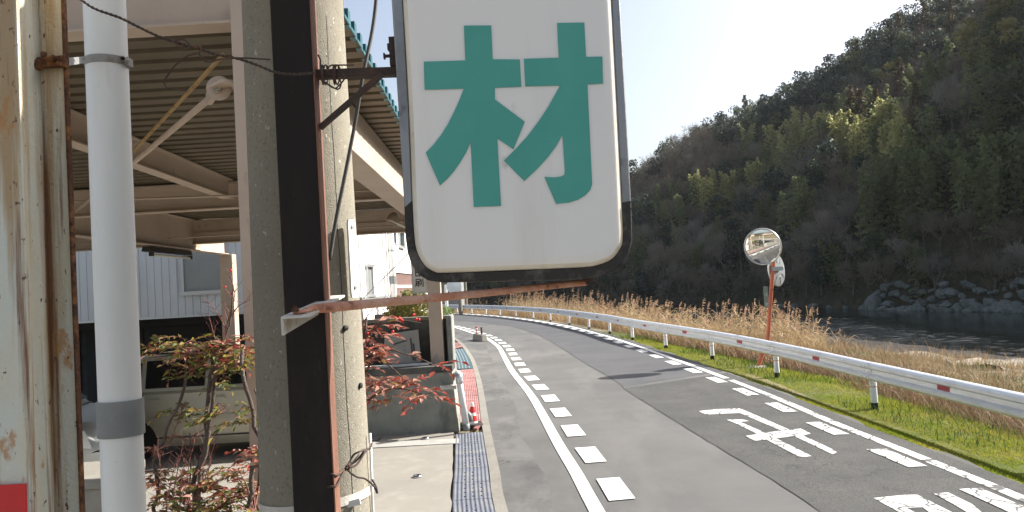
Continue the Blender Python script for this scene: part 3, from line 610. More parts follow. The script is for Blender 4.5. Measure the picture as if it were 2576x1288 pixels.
for (xa,ya,za,xb,yb,zb_) in ((-9,7.2,HC+1.12,-1.2,8.5,HC+1.12),(-9,11.0,HC+.95,-1.2,12.4,HC+1.05)):
    MB().tube([(xa,ya,za),(xb,yb,zb_)], .012, 6).build('tie_rod', M['canopy_paint'], cy, smooth=True)
# fluorescent lamp under the girder
la, lb = Vector((-5.2,11.0,HC+.845)), Vector((-5.23,12.5,HC+.845))
fl = thing('fluorescent_lamp', 'unlit fluorescent tube lamp with black reflector under the carport girder', 'lamp', tuple((la+lb)/2))
M['tube_white'] = mat('tube_white', (.7,.68,.6), .35); M['lamp_black'] = mat('lamp_black', (.035,.03,.026), .6)
MB().hexa([(la.x-.07,la.y,la.z-.07),(la.x+.07,la.y,la.z-.07),(lb.x+.07,lb.y,lb.z-.07),(lb.x-.07,lb.y,lb.z-.07),(la.x-.05,la.y,la.z),(la.x+.05,la.y,la.z),(lb.x+.05,lb.y,lb.z),(lb.x-.05,lb.y,lb.z)]).build('reflector', M['lamp_black'], fl)
MB().tube([la+Vector((.05,.08,-.12)), lb+Vector((.05,-.08,-.12))], .02, 10).build('tube', M['tube_white'], fl, smooth=True)
for p in (la+Vector((.05,.05,-.11)), lb+Vector((.05,-.05,-.11))): MB().box((p.x-.03,p.y-.02,p.z-.03),(p.x+.03,p.y+.02,p.z+.03)).build('socket', M['lamp_black'], fl)
sp = at(992,540,11.6)
fw = thing('work_light', 'small dusty white lamp clipped under the sunlit edge beam', 'lamp', tuple(sp))
MB().lathe([(.09,-.12),(.075,-.02),(.03,.03),(0,.035)], sp, (.35,.2,.9), 14).build('shade', M['canopy_paint'], fw, smooth='auto')
MB().tube([sp+Vector((-.1,0,-.05)), sp+Vector((.16,0,-.2))], .022, 8).build('bulb', M['tube_white'], fw, smooth=True)
MB().bar(sp+Vector((0,0,.02)), (sp.x-.02,sp.y,HC+.96), .03,.03).build('stem', M['galv'], fw)

# ------------------------------------------------------------------ building behind
bd = thing('print_shop_building', 'white two storey workshop building behind the carport with ribbed siding', 'building', (-3.2,16,0))
BX, BY = -3.2, 16.0
zsb = at(400,796,BY).z
# front: ribbed siding, panel by panel
wx0, wx1 = at(456,690,BY).x, at(566,690,BY).x; wz0, wz1 = at(510,735,BY).z, at(510,600,BY).z+.35
pw = .155; x = BX-.02; i = 0
rib = None
zt = 5.6
while x > -11.5:
    xa, xb = x-pw, x
    segs = [(zsb, zt)]
    if xb > wx0 and xa < wx1: segs = [(zsb, wz0), (wz1, zt)]
    for z0, z1 in segs:
        mb = MB(); mb.loops([[(xa,BY,z),(xa+.006,BY-.014,z),(xb-.012,BY-.014,z),(xb-.006,BY,z),(xb,BY,z)] for z in (z0, z1)], close=False)
        mb.build('siding_panel', M['siding'], bd)
    x -= pw
MB().box((-11.5,BY+.01,zsb),(wx0,BY+.2,zt)).box((wx1,BY+.01,zsb),(BX-.01,BY+.2,zt)).box((wx0,BY+.01,zsb),(wx1,BY+.2,wz0)).box((wx0,BY+.01,wz1),(wx1,BY+.2,zt)).build('wall', M['siding'], bd)
MB().box((-11.5,BY-.03,zsb-.05),(BX-.01,BY+.01,zsb)).build('flashing', M['alu'], bd)
wn = MB().box((wx0,BY-.035,wz0-.0),(wx0+.06,BY+.03,wz1)).box((wx1-.05,BY-.035,wz0),(wx1,BY+.03,wz1)).box((wx0-.02,BY-.06,wz0-.05),(wx1+.02,BY+.03,wz0+.03)).box((wx0,BY-.035,wz1-.05),(wx1,BY+.03,wz1)).build('window', M['alu'], bd)
MB().box((wx0+.06,BY-.0,wz0+.03),(wx1-.05,BY+.02,wz1-.05)).build('pane', M['frost'], wn)
# recessed ground floor, the deep shade put into its dark colours
MB().box((-11.5,BY+1.6,0),(BX-.2,BY+1.8,zsb+.1)).box((BX-.2,BY+.02,0),(BX-.02,BY+1.8,zsb-.05)).box((-11.5,BY+.2,zsb-.02),(BX-.2,BY+1.6,zsb)).build('ground_floor_wall', M['dark_wall'], bd)
for k_ in range(6):
    xs = -11.2+k_*1.45; MB().box((xs,BY+1.56,.05),(xs+1.3,BY+1.6,1.75)).build('shutter_panel', mat('shutter', (.03,.03,.032), .8) if k_ == 0 else bpy.data.materials['shutter'], bd)
# road side wall (faces +X, in the sun)
BL = 29.0
MB().box((BX-.25,BY+.25,0),(BX,BL,6.3)).build('wall', M['white_wall'], bd)
MB().box((-11.5,BL-.2,0),(BX-.26,BL,6.3)).build('wall', M['white_wall'], bd)
MB().box((-11.8,BY-.1,6.3),(BX+.35,BL+.3,6.45)).build('roof', mat('roof_grey', (.25,.25,.26), .7), bd)
def sideY(px_, yy_=700): # depth where a column of the picture meets the plane X = BX
    r = ray(px_, yy_); return r.y*BX/r.x
def sidez(px_, py_): r = ray(px_, py_); return CAMH+r.z*BX/r.x
ya, yb_ = sideY(906,745), sideY(979,745); zf = sidez(940,748)
MB().box((BX+.002,BY+.25,zf-.04),(BX+.05,yb_,zf+.02)).build('flashing', M['alu'], bd)
k_ = 0; y = BY+.27
while y < BL-.6:
    MB().box((BX+.001,y,.1),(BX+.012,y+.42,zf-.045)).build('lower_cladding', M['white_wall'], bd); y += .43
def win(px0, px1, py0, py1, nm='window', glass='frost'):
    y0, y1 = sideY(px0,py0), sideY(px1,py0); z1, z0 = sidez((px0+px1)/2,py0), sidez((px0+px1)/2,py1)
    f = MB().box((BX+.001,y0,z0),(BX+.05,y0+.06,z1)).box((BX+.001,y1-.06,z0),(BX+.05,y1,z1)).box((BX+.001,y0-.03,z0-.06),(BX+.08,y1+.03,z0)).box((BX+.001,y0-.03,z1),(BX+.09,y1+.03,z1+.06)).build('window', M['alu'], bd)
    MB().box((BX+.002,y0+.06,z0),(BX+.02,y1-.06,z1)).build('pane', M[glass], f); return f
win(919,933,672,741); win(984,992,585,612,glass='glass_dark'); win(1001,1013,585,619,glass='glass_dark'); win(1026,1036,588,626,glass='glass_dark')
yd = sideY(976,700)
MB().tube([(BX+.12,yd,.3),(BX+.12,yd,6.2)], .085, 12).build('downpipe', M['pvc'], bd, smooth=True)
for z in (1.3,3.3,4.6): MB().lathe([(.09,-.02),(.095,-.02),(.095,.02),(.09,.02)], (BX+.12,yd,z), n=12).build('pipe_band', M['alu'], bd)
MB().lathe([(.09,-.1),(.095,-.1),(.095,.1),(.09,.1)], (BX+.12,yd,sidez(976,705)), n=12).build('pipe_sleeve', M['pvc_grey'], bd)
MB().tube([(BX+.04,yd-.8,2.0),(BX+.04,yd-.8,6.1)], .02, 6).tube([(BX+.04,sideY(942),.4),(BX+.04,sideY(942),zf)], .025, 6).build('conduit', M['alu'], bd)
# brown tile facing with pale joints
ty0, ty1 = sideY(989,700), sideY(1040,700); tz0, tz1 = sidez(1010,752), sidez(1010,688)
MB().box((BX+.002,ty0,tz0-1.2),(BX+.03,ty1,tz1)).build('tile_bed', M['tile_joint'], bd)
tile = None; nrow = 9; th = (tz1-tz0)/nrow; tw = .30
for r_ in range(nrow+10):
    z = tz1-(r_+1)*th; yy_ = ty0+.02
    if z < tz0-1.0: break
    while yy_+tw < ty1:
        if tile is None:
            tile = MB().box((BX+.031,yy_,z+.006),(BX+.042,yy_+tw-.012,z+th-.005)).build('tile', M['tile_brown'], bd); t0 = (yy_, z)
        else:
            o = tile.copy(); COL.objects.link(o); o.parent = bd; o.location = (0, yy_-t0[0], z-t0[1])
        yy_ += tw
MB().box((BX+.03,ty0-.02,tz1),(BX+.08,ty1,tz1+.08)).box((BX+.03,ty0-.02,(tz0+tz1)/2-.05),(BX+.055,ty1,(tz0+tz1)/2+.03)).build('tile_trim', M['tile_joint'], bd)

# printed sign fixed to the far column
sY = 13.3
a, b_ = at(1036,672,sY), at(1073,734,sY)
ps_ = thing('printing_sign', 'narrow white vertical sign with black characters beside the far carport column', 'sign', (a.x,sY,b_.z))
M['sign_board'] = mat('sign_board', (.66,.67,.67), .5)
zt_ = b_.z+.78
MB().box((a.x,sY,b_.z),(b_.x,sY+.10,zt_)).build('board', M['sign_board'], ps_, bevel=.006)
MB().box((a.x-.012,sY-.008,b_.z-.02),(a.x,sY+.11,zt_+.02)).box((b_.x,sY-.008,b_.z-.02),(b_.x+.012,sY+.11,zt_+.02)).box((a.x,sY-.008,b_.z-.02),(b_.x,sY+.11,b_.z)).box((a.x,sY-.008,zt_),(b_.x,sY+.11,zt_+.02)).build('frame', M['alu'], ps_)
MB().box((-1.41,12.69,b_.z+.2),(-1.37,sY+.05,b_.z+.24)).box((-1.41,12.69,b_.z+.6),(-1.37,sY+.05,b_.z+.64)).build('arm', M['galv'], ps_)
SATSU = [(.06,.93,.6,.93),(.6,.93,.6,.68),(.06,.68,.6,.68),(.1,.93,.1,.5),(.1,.5,.02,.05),(.2,.5,.2,.12),(.2,.5,.56,.5),(.56,.5,.56,.14),(.38,.66,.38,.0),(.72,.9,.72,.25),(.93,.98,.93,.04),(.93,.04,.8,.04)]
IN = [(.12,.93,.4,.96),(.1,.93,.1,.08),(.1,.52,.42,.52),(.1,.1,.45,.14),(.55,.92,.93,.92),(.93,.92,.93,.2),(.93,.2,.78,.22),(.55,.92,.55,.0)]
wch = (b_.x-a.x)*.62; ox = a.x+(b_.x-a.x)*.2
cz = at(1052,722,sY).z
strokes(ps_, (ox,sY-.001,cz), (1,0,0), (0,0,1), wch, SATSU, .105, M['black'])
strokes(ps_, (ox,sY-.001,cz+wch*1.22), (1,0,0), (0,0,1), wch, IN, .12, M['black'])

# ------------------------------------------------------------------ walls at the end of the concrete pad
rw = thing('retaining_wall', 'low pale concrete retaining wall at the end of the pad', 'wall', (-1.8,12.2,0))
xr = at(1148,1040,12.2).x; ztop = at(1050,940,12.2).z
MB().hexa([(-2.75,12.22,-.02),(xr+.03,12.2,-.02),(xr+.03,12.74,-.02),(-2.75,12.74,-.02),(-2.75,12.22,ztop),(xr-.03,12.2,ztop),(xr-.03,12.74,ztop),(-2.75,12.74,ztop)]).build('wall', M['wall_lower'], rw, bevel=.012)
MB().box((-2.75,12.16,ztop+.001),(xr-.02,12.74,ztop+.1)).build('coping', M['wall_dark'], rw, bevel=.01)
bw = thing('block_wall', 'dark weathered concrete block wall behind the whiteboard', 'wall', (-1.8,12.8,ztop+.1))
zc_ = ztop+.102; zu = at(1000,800,12.8).z; rows = 4; bh = (zu-zc_-.06)/rows; bwid = .39
xe = at(1126,860,12.6).x
blk = None
for r_ in range(rows):
    x = -2.75+(.2 if r_ % 2 else 0)
    while x < xe-.05:
        w_ = min(bwid, xe-x)
        if w_ > .12:
            z = zc_+r_*bh
            MB().box((x+.003,12.80+rnd.uniform(-.003,.003),z+.003),(x+w_-.004,12.91,z+bh-.004)).build('block', M['wall_dark'], bw)
        x += bwid
MB().box((-2.75,12.815,zc_),(xe,12.90,zu-.062)).build('mortar', M['wall_dark'], bw)
MB().box((-2.78,12.77,zu-.06),(xe+.0,12.94,zu)).build('coping', M['kerb'], bw, bevel=.015)
zp = at(1132,793,12.5).z
MB().box((xe+.002,12.48,zc_-.0),(xr-.02,12.98,zp)).build('end_pillar', M['wall_lower'], bw, bevel=.02)
# leaning panel with drawn marks
def P(x, y, Y): return at(x, y, Y)
q = [P(962,931,12.55), P(1060,917,12.55), P(1052,829,12.72), P(968,841,12.72)]
wb = thing('notice_board', 'grey board with drawn grey lines leaning on the dark block wall', 'board', tuple(q[0]))
nn = (q[1]-q[0]).cross(q[3]-q[0]).normalized(); nn = -nn if nn.y < 0 else nn
MB().prism(q, nn*.02).build('panel', M['board'], wb)
def onb(x, y):
    r = ray(x, y); return CAM+r*((q[0]-CAM).dot(nn)/r.dot(nn))-nn*.0035
def mk(l, wd, mt):
    mb = MB()
    for a_, b2 in l:
        A_, B_ = onb(*a_), onb(*b2); d = (B_-A_).normalized(); s_ = d.cross(nn)*wd/2
        mb.prism([A_-s_,B_-s_,B_+s_,A_+s_], -nn*.002)
    mb.build('drawn_line', mt, wb)
mk([((989,867),(1024,856)),((1033,851),(1040,907)),((1040,864),(1045,908))], .03, M['mark_grey'])
mk([((978,876),(991,874)),((978,886),(991,884)),((1013,871),(1020,870)),((1013,880),(1020,879)),((1018,882),(1024,894))], .012, M['mark_faint'])
for i, (a_, b2, mt, lb_) in enumerate((((935,941),(1080,930),'post_white','white steel bar lying on the retaining wall ledge'),((1000,921),(1040,938),'galv','thin grey pole leaning on the front of the notice board'),((940,932),(1070,934),'black','black bar lying behind the white bar on the ledge'))):
    A_, B_ = at(*a_, 12.4+.06*i), at(*b2, 12.4+.06*i)
    if i != 1: A_.z = B_.z = ztop+.125
    tag(MB().bar(A_, B_, .045, .035).build(('steel_bar','pole_piece','dark_bar')[i], M[mt]), lb_, 'bar')
tag(MB().tube([at(1095,915,12.45), at(1109,782,12.76)], .014, 6).build('leaning_rod', M['galv']), 'thin rod leaning across the wall top beside the end pillar', 'rod')
# down pipe at the wall end
dp = thing('drain_pipe', 'short pale drain pipe at the right end of the retaining wall', 'pipe', (xr+.1,12.05,0))
A_, B_ = at(1155,955,12.0), at(1172,1066,12.0)
MB().tube([at(1147,942,12.45), at(1152,940,12.2), at(1156,946,12.05), A_, B_], .05, 12).build('pipe', M['pvc'], dp, smooth=True)
MB().tube([B_, B_+Vector((.003,0,-.07)), B_+Vector((.01,.0,-.11))], [.056,.056,.035], 12).build('end_sleeve', M['pvc_grey'], dp, smooth=True)
MB().tube([A_+Vector((-.0,-.01,.1)), A_+Vector((.004,-.01,-.06))], [.06,.054], 12).build('coupling', M['lamp_clear'], dp, smooth=True)
MB().box((A_.x-.3,11.99,A_.z-.14),(A_.x-.05,12.15,A_.z-.09)).build('bracket', M['bracket_paint'], dp)
e1 = at(1169,1042,12.25); tag(MB().tube([e1, e1+Vector((.05,0,.005)), e1+Vector((.075,.01,-.03)), e1+Vector((.08,.02,-.12))], .045, 12).build('elbow_pipe', M['pvc_grey'], smooth=True), 'grey pipe elbow between the drain pipe and the cone', 'pipe')
# cone
cb = gnd(1189.5,1072); cb.z = .02
cn = thing('traffic_cone', 'small red and white striped traffic cone by the gutter', 'cone', tuple(cb))
hC = .335
def rc(h): return .085-.066*h/hC
bands = [(0,.035,'post_white'),(.035,.125,'red'),(.125,.17,'post_white'),(.17,.27,'red'),(.27,hC,'post_white')]
for h0, h1, mt in bands: MB().lathe([(rc(h0),h0),(rc(h1),h1)]+([(0,h1)] if h1 == hC else []), cb+Vector((0,0,.03)), (.03,0,1), 20).build('cone_band', M[mt], cn, smooth='auto')
MB().lathe([(.075,.035),(.10,.04),(.19,.035),(.20,.0),(.17,-.01)], cb+Vector((-.03,-.02,.0)), (.04,0,1), 20).build('base', M['rubber'], cn, smooth='auto')
tag(MB().bar(gnd(1196,1083)+Vector((0,0,.02)), gnd(1212,1066)+Vector((.0,0,.02)), .06, .03).build('brick_shard', M['cover_red']), 'broken reddish tile piece beside the cone base', 'tile')
# studs on the pad
for i, (x, y, lb_) in enumerate(((1050,1200,'shiny steel stud on the pad nearer the camera'),(1070,1104,'shiny steel stud on the pad near the retaining wall'))):
    c = gnd(x, y, .012); tag(MB().lathe([(.055,0),(.058,.012),(.045,.026),(.03,.022),(.02,.012),(0,.014)], c, n=20).build('floor_stud', M['steel_bright'], smooth=True), lb_, 'stud', 'steel studs on the concrete pad')
a, b_ = gnd(935,1108), gnd(958,1104)
gr2 = thing('pad_grate', 'small dark floor grate at the left end of the pale joint strip', 'grate', (a.x,a.y,0))
MB().box((a.x,a.y-.12,.013),(b_.x,a.y+.10,.018)).build('frame', M['black'], gr2)
for i in range(6): MB().box((a.x+.01,a.y-.11+i*.035,.018),(b_.x-.01,a.y-.095+i*.035,.024)).build('bar', M['galv'], gr2)
# concrete block with two marker posts at the bend
kb = thing('marker_block', 'concrete block at the bend with two short marker posts', 'block', (-1.55,32.4,0))
a, b_ = gnd(1192,854), gnd(1222,862)
mb = MB(); d = Vector((.29,-.957,0)); s_ = Vector((.957,.29,0)); c0 = Vector((-1.52,32.3,0))
def kp(u, v, z): p = c0+d*u+s_*v; return (p.x,p.y,z)
mb.hexa([kp(-.8,-.14,0),kp(-.8,.14,0),kp(.8,.14,0),kp(.8,-.14,0),kp(-.77,-.10,.27),kp(-.77,.10,.27),kp(.62,.10,.27),kp(.62,-.10,.27)]).build('block', M['kerb'], kb, bevel=.03)
for u, cl in ((-.55,('red','post_white','red','post_white','red')),(.3,('dark_steel','dark_steel','rust'))):
    p = kp(u, 0, .265); hs_ = .30/len(cl)
    for i, c_ in enumerate(cl): MB().lathe([(0,i*hs_),(.042,i*hs_),(.042,(i+1)*hs_),(0,(i+1)*hs_)], p, n=12).build('marker_post', M[c_], kb, smooth='auto')
# far posts, house
for i, (x, yt, yb2, Y, r_, lb_) in enumerate(((1147,560,765,64,.16,'pale concrete utility pole left of the far end of the guardrail'),(1166,640,762,74,.15,'farther brownish utility pole behind the reeds'),(1121,716,790,30,.075,'pale blue grey steel post right behind the far carport column'))):
    a, b_ = at(x,yt,Y), at(x+(yb2-yt)*.055,yb2,Y)
    o = thing(('utility_pole','utility_pole','road_post')[i], lb_, 'pole', (b_.x,Y,0))
    MB().tube([(b_.x,Y,-.3),(b_.x,Y,a.z+ (2 if i < 2 else 0))], [r_,r_*.8], 10).build('shaft', M[('pole','pole','siding')[i]], o, smooth='auto')
    if i < 2: MB().box((b_.x-.7,Y-.05,a.z+1.2),(b_.x+.7,Y+.05,a.z+1.3)).build('crossarm', M['galv'], o)
    else: MB().lathe([(.0,.0),(.28,.0),(.30,.04),(.1,.06),(0,.06)], (b_.x+.32,Y-.1,at(1130,722,Y).z), (.3,-.9,.1), 20).build('round_sign_back', M['mirror_back'], o, smooth='auto')
hs = thing('far_house', 'dark roofed house in shade beyond the bend', 'house', (-11,92,0))
M['house_wall'] = mat('house_wall', (.22,.23,.24), .8); M['house_roof'] = mat('house_roof', (.05,.05,.055), .7)
MB().box((-15,88,0),(-6.2,98,3.6)).build('wall', M['house_wall'], hs)
mb = MB(); mb.prism([(-15.6,87,3.6),(-5.6,87,3.6),(-10.6,87,6.4)], (0,12,0)); mb.build('roof', M['house_roof'], hs)
for x in (-9.5,-7.6): f = MB().box((x,87.93,1.0),(x+1.3,87.99,2.4)).build('window', M['alu'], hs); MB().box((x+.08,87.9,1.08),(x+1.22,87.929,2.32)).build('pane', M['glass_dark'], f)

# ------------------------------------------------------------------ rusty column, pipe
rc_ = thing('rusty_column', 'pale blue steel column streaked with brown rust at left edge', 'column', (-1.1,1.7,0))
xR, xL = at(189,644,1.695).x, at(67,644,1.525).x
MB().box((xL-.2,1.52,0),(xL,1.530,4)).build('flange', M['rusty_paint'], rc_, bevel=.001)
MB().box((xL-.20,1.69,0),(xR-.006,1.70,4)).build('web', M['rusty_paint'], rc_)
MB().box((xR-.0055,1.684,0),(xR,1.70,4)).build('edge_lip', M['rust'], rc_, bevel=.002)
MB().box((xL-.07,1.531,0),(xL-.058,1.689,4)).build('side_plate', M['rusty_paint'], rc_)
b0 = at(128,156,1.68)
lug = MB(); lug.hexa([(b0.x-.028,1.672,b0.z-.011),(b0.x+.036,1.672,b0.z-.014),(b0.x+.036,1.689,b0.z-.014),(b0.x-.028,1.689,b0.z-.011),(b0.x-.028,1.672,b0.z+.010),(b0.x+.036,1.672,b0.z+.012),(b0.x+.036,1.689,b0.z+.012),(b0.x-.028,1.689,b0.z+.010)])
lug.box((b0.x-.020,1.675,b0.z+.011),(b0.x-.012,1.688,b0.z+.024)).lathe([(.012,0),(.011,.012),(0,.014)], (b0.x-.026,1.68,b0.z-.006), (0,-1,0), 10).lathe([(.008,0),(.008,.01),(0,.011)], (b0.x+.012,1.673,b0.z+.004), (0,-1,0), 8).lathe([(.006,0),(.006,.012),(0,.012)], (b0.x+.024,1.673,b0.z-.010), (0,-1,0), 8)
lug.build('welded_lug', M['rust'], rc_, bevel=.003)
st = [at(0,1222,1.516), at(71,1215,1.516), at(73,1330,1.516), at(0,1330,1.516)]
st[0].x = st[3].x = xL-.15; xst = min(st[1].x, xL-.012)
tag(MB().box((xL-.16,1.513,1.45),(xst,1.519,at(40,1218,1.516).z)).build('red_sticker', M['red']), 'plain red plate on the lower part of the rusty column', 'plate')
pp = at(288,644,2.2); pr = .0560
pip = thing('white_pipe', 'tall white plastic drain pipe beside the rusty column', 'pipe', (pp.x,2.2,0))
MB().lathe([(pr,0),(pr,4.2)], (pp.x,2.2,0), n=40).build('pipe', M['pvc'], pip, smooth=True)
z0, z1 = at(318,1101,2.15).z, at(318,1010,2.15).z
MB().lathe([(pr,z0),(pr+.0055,z0),(pr+.0055,z1),(pr,z1)], (pp.x,2.2,0), n=40).build('grey_sleeve', M['pvc_grey'], pip, smooth='auto')
zc1 = at(262,146,2.15).z
MB().lathe([(pr,-.011),(pr+.0025,-.011),(pr+.0025,.011),(pr,.011)], (pp.x,2.2,zc1), n=40).build('clamp', M['clamp'], pip, smooth='auto')
MB().box((pp.x+pr-.004,2.185,zc1-.011),(pp.x+pr+.012,2.215,zc1+.011)).lathe([(.007,-.012),(.007,.012),(0,.012)], (pp.x+pr+.008,2.175,zc1), (0,1,0), 8).build('clamp_ear', M['clamp'], pip)
s0, s1 = at(166,156,1.695), at(214,150,2.12)
MB().bar(s0, s1, .004, .017).build('clamp_strap', M['galv'], pip)
for t in (.35,.8): p = s0+(s1-s0)*t; MB().lathe([(.0055,0),(.0055,.004),(0,.004)], p+Vector((0,-.003,0)), (0.3,-1,0), 8).build('strap_screw', M['clamp'], pip)

# ------------------------------------------------------------------ utility pole and sign post
pc = at(768,644,2.28)
up_ = thing('utility_pole', 'grey concrete utility pole standing close behind the dark sign post', 'pole', (pc.x,2.28,0))
rp_ = lambda z: .1525-.0078*(z-2.27)
MB().lathe([(rp_(z),z) for z in np.linspace(-.3,7,30)]+[(0,7)], (pc.x,2.28,0), n=56).build('shaft', M['pole'], up_, smooth='auto')
# vertical seam
def on_pole(x, y, extra=.0):
    r = ray(x, y); o = CAM-Vector((pc.x,2.28,0)); rr = .152
    for _ in range(4):
        a_ = r.x**2+r.y**2; b2 = 2*(o.x*r.x+o.y*r.y); c_ = o.x**2+o.y**2-(rr+extra)**2; dsc = b2*b2-4*a_*c_
        t = (-b2-math.sqrt(max(dsc,0)))/(2*a_); p = CAM+r*t; rr = rp_(p.z)
    return p
sm = [on_pole(820+ (i*66/18)+rnd.uniform(-1.2,1.2), 40+i*1200/18, -.0005) for i in range(21)]
MB().tube(smooth_line([tuple(p) for p in sm], .02), .0014, 5).build('seam_crack', M['black'], up_)
zb_ = on_pole(870,1268).z
MB().lathe([(rp_(zb_)+.0005,-.012),(rp_(zb_)+.004,-.012),(rp_(zb_)+.004,.012),(rp_(zb_)+.0005,.012)], (pc.x,2.28,zb_), (-.06,.02,1), 48).build('strap', M['bracket_paint'], up_, smooth='auto')
p = on_pole(887,1264); MB().bar(p+Vector((-.025,-.008,-.004)), p+Vector((.022,-.002,.004)), .014, .018).build('strap_buckle', M['pvc'], up_)
for (x, y) in ((868,825),(916,970)):
    p = on_pole(min(x,905), y); MB().lathe([(.008,0),(.008,.006),(0,.008)], p, (p-Vector((pc.x,2.28,p.z))), 10).build('plug', M['black'], up_)
# small number plate seen edge on
a, b_ = at(897,552,2.2), at(905,748,2.2)
pn = thing('pole_plate', 'white metal plate strapped edge-on to the right of the concrete pole', 'plate', (a.x,2.2,b_.z))
zz = np.linspace(b_.z, a.z, 2); xq = pc.x+.153
pl_ = []
for z, s_ in ((b_.z,1),(b_.z+.012,1.3),(a.z-.012,1.3),(a.z,1)): pl_.append((z, s_))
dv = Vector((.35,.94,0)).normalized(); nv = Vector((.94,-.35,0))
c_ = Vector((xq+.0,2.20,0)); poly = [c_+dv*(-.018*s_/1.3)+Vector((0,0,z)) for z, s_ in pl_]+[c_+dv*(.02*s_/1.3)+Vector((0,0,z)) for z, s_ in reversed(pl_)]
MB().prism(poly, nv*.006).build('plate', M['post_white'], pn)
for z in (a.z-.02, b_.z+.03): q_ = c_+dv*.0+nv*.006+Vector((0,0,z)); MB().lathe([(.006,0),(.006,.004),(0,.005)], q_, nv, 8).build('rivet', M['galv'], pn)
# steel sign post, shade coloured into the front, sun into the side
po_ = thing('sign_post', 'dark rectangular steel post wired to the concrete pole', 'post', (at(760,644,1.95).x,1.97,0))
x0, x1 = at(708,644,1.95).x, at(809,644,1.95).x
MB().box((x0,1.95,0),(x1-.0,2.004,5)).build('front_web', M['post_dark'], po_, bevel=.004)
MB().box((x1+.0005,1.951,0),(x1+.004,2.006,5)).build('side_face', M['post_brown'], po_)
A_, B_ = at(797,182,1.985), at(988,182,1.985)
MB().bar((x1-.02,1.985,A_.z-.006), B_+Vector((.012,.0,0)), .03, .0215).build('bracket_arm', M['dark_steel'], po_, bevel=.002)
MB().bar(at(805,322,1.98), at(962,186,1.968), .012, .0135).build('bracket_strut', M['dark_steel'], po_)
h0, h1 = at(986,98,1.99), at(988,170,1.99)
MB().box((h0.x-.006,1.97,h1.z),(h0.x+.012,2.01,h0.z)).box((h0.x-.022,1.985,h1.z+.028),(h0.x-.004,1.995,h1.z+.034)).box((h0.x-.024,1.983,h1.z+.024),(h0.x-.02,1.997,h1.z+.038)).box((h0.x-.012,1.98,h0.z-.03),(h0.x-.004,2.0,h0.z-.014)).build('hinge_plate', M['dark_steel'], po_)
# angle iron bolted across, with the rusty support pipe
a0 = at(706,797,1.70); a1 = at(828,744,2.06); uw = Vector((.062,.012,.0)); uw2 = Vector((.040,.008,0)); dn = Vector((0,0,-.041)); dn2 = Vector((0,0,-.03))
mb = MB(); t_ = Vector((0,0,-.005)); sx = Vector((.005,0,0))
mb.hexa([a0+t_, a0+uw+t_, a1+uw2+t_, a1+t_, a0, a0+uw, a1+uw2, a1])
mb.hexa([a0+dn, a0+dn+sx, a1+dn2+sx, a1+dn2, a0+t_, a0+sx+t_, a1+sx+t_, a1+t_])
mb.build('angle_iron', M['bracket_paint'], po_)
p0 = at(738,787,1.725); p0.z = a0.z+.0; 
def top_at(t): return a0+(a1-a0)*t
q0 = top_at(.05)+uw*.45+Vector((0,0,.004)); q1 = at(800,776,1.80); q2 = at(900,767,1.84); q3 = at(1180,741,1.95); q4 = at(1435,714,2.03); q5 = at(1472,711,2.05)
mb = MB(); L_ = [q0, q0+(q1-q0)*.35, q1, q2, q3, q4]
Lp = smooth_line([tuple(p) for p in L_]+[tuple(q5)], .02); mb.tube(Lp, [.012-.0035*i/len(Lp) for i in range(len(Lp))], 14); mb.build('support_pipe', M['rust_pipe'], po_, smooth=True)
for v in po_.children:
    if v.name.startswith('support_pipe'):
        me = v.data; c0_ = q0-wloc(po_)
        ax = (q1-q0).normalized()
        for vt in me.vertices:
            s_ = (vt.co-c0_).dot(ax); k_ = max(0, min(1, s_/.085))
            ctr = c0_+ax*s_; vt.co.z = ctr.z+(vt.co.z-ctr.z)*(.25+.75*k_) if s_ < .085 else vt.co.z
MB().lathe([(.0085,0),(.0085,.008),(.004,.008),(.004,.014),(0,.014)], q0+Vector((-.003,0,.003)), n=6).build('bolt', M['rust'], po_)
MB().box((q5.x-.01,2.04,q5.z-.004),(q5.x+.02,2.07,q5.z+.012)).build('pipe_lug', M['dark_steel'], po_)

# ------------------------------------------------------------------ hanging sign
SY, SK = 1.95, .07
sn = Vector((SK, -1, 0)).normalized()*-1            # points away from the camera
s_o = at(1280,400,SY)
def sg(x, y, d=0.):                                # point on the sign plane, d metres in front of it
    r = ray(x, y); return CAM+r*((s_o-CAM).dot(sn)/r.dot(sn))-sn*d
hs_ = thing('shop_sign', 'large white sign box with one green character hanging over the road edge', 'sign', tuple(sg(1290,700)))
OUT = [(954,-500),(985,0),(1002,270),(1017,522),(1020,595),(1025,634),(1035,665),(1053,691),(1076,705),(1110,710),(1285,707),(1463,703),(1514,693),(1553,674),(1581,640),(1591,606),(1588,505),(1574,250),(1560,0),(1528,-500)]
INN = [(986,-500),(1013,0),(1028,270),(1037,505),(1042,596),(1047,628),(1057,652),(1072,672),(1090,683),(1114,687),(1290,680),(1464,673),(1508,666),(1540,652),(1560,626),(1567,600),(1564,510),(1551,250),(1538,0),(1510,-500)]
def frame_piece(name, i0, i1, mt, fwd=.0):
    loops = []
    for i in range(i0, i1+1):
        o, n_ = OUT[i], INN[i]
        loops.append([sg(*o,fwd)+sn*.0, sg(*n_,fwd), sg(*n_,fwd)+sn*.03, sg(*n_,fwd)+sn*.14, sg(*o,fwd)+sn*.14])
    mb = MB().loops(loops); mb.add(loops[0], [tuple(range(5))]); mb.add(loops[-1], [tuple(range(5))])
    return mb.build(name, mt, hs_, smooth='auto', bevel=.0035)
frame_piece('side_frame', 0, 3, M['alu_frame']); frame_piece('side_frame', 16, 19, M['alu_frame'])
frame_piece('bottom_frame', 3, 10, M['grime'], .0015); frame_piece('bottom_frame', 10, 16, M['grime'], .0015)
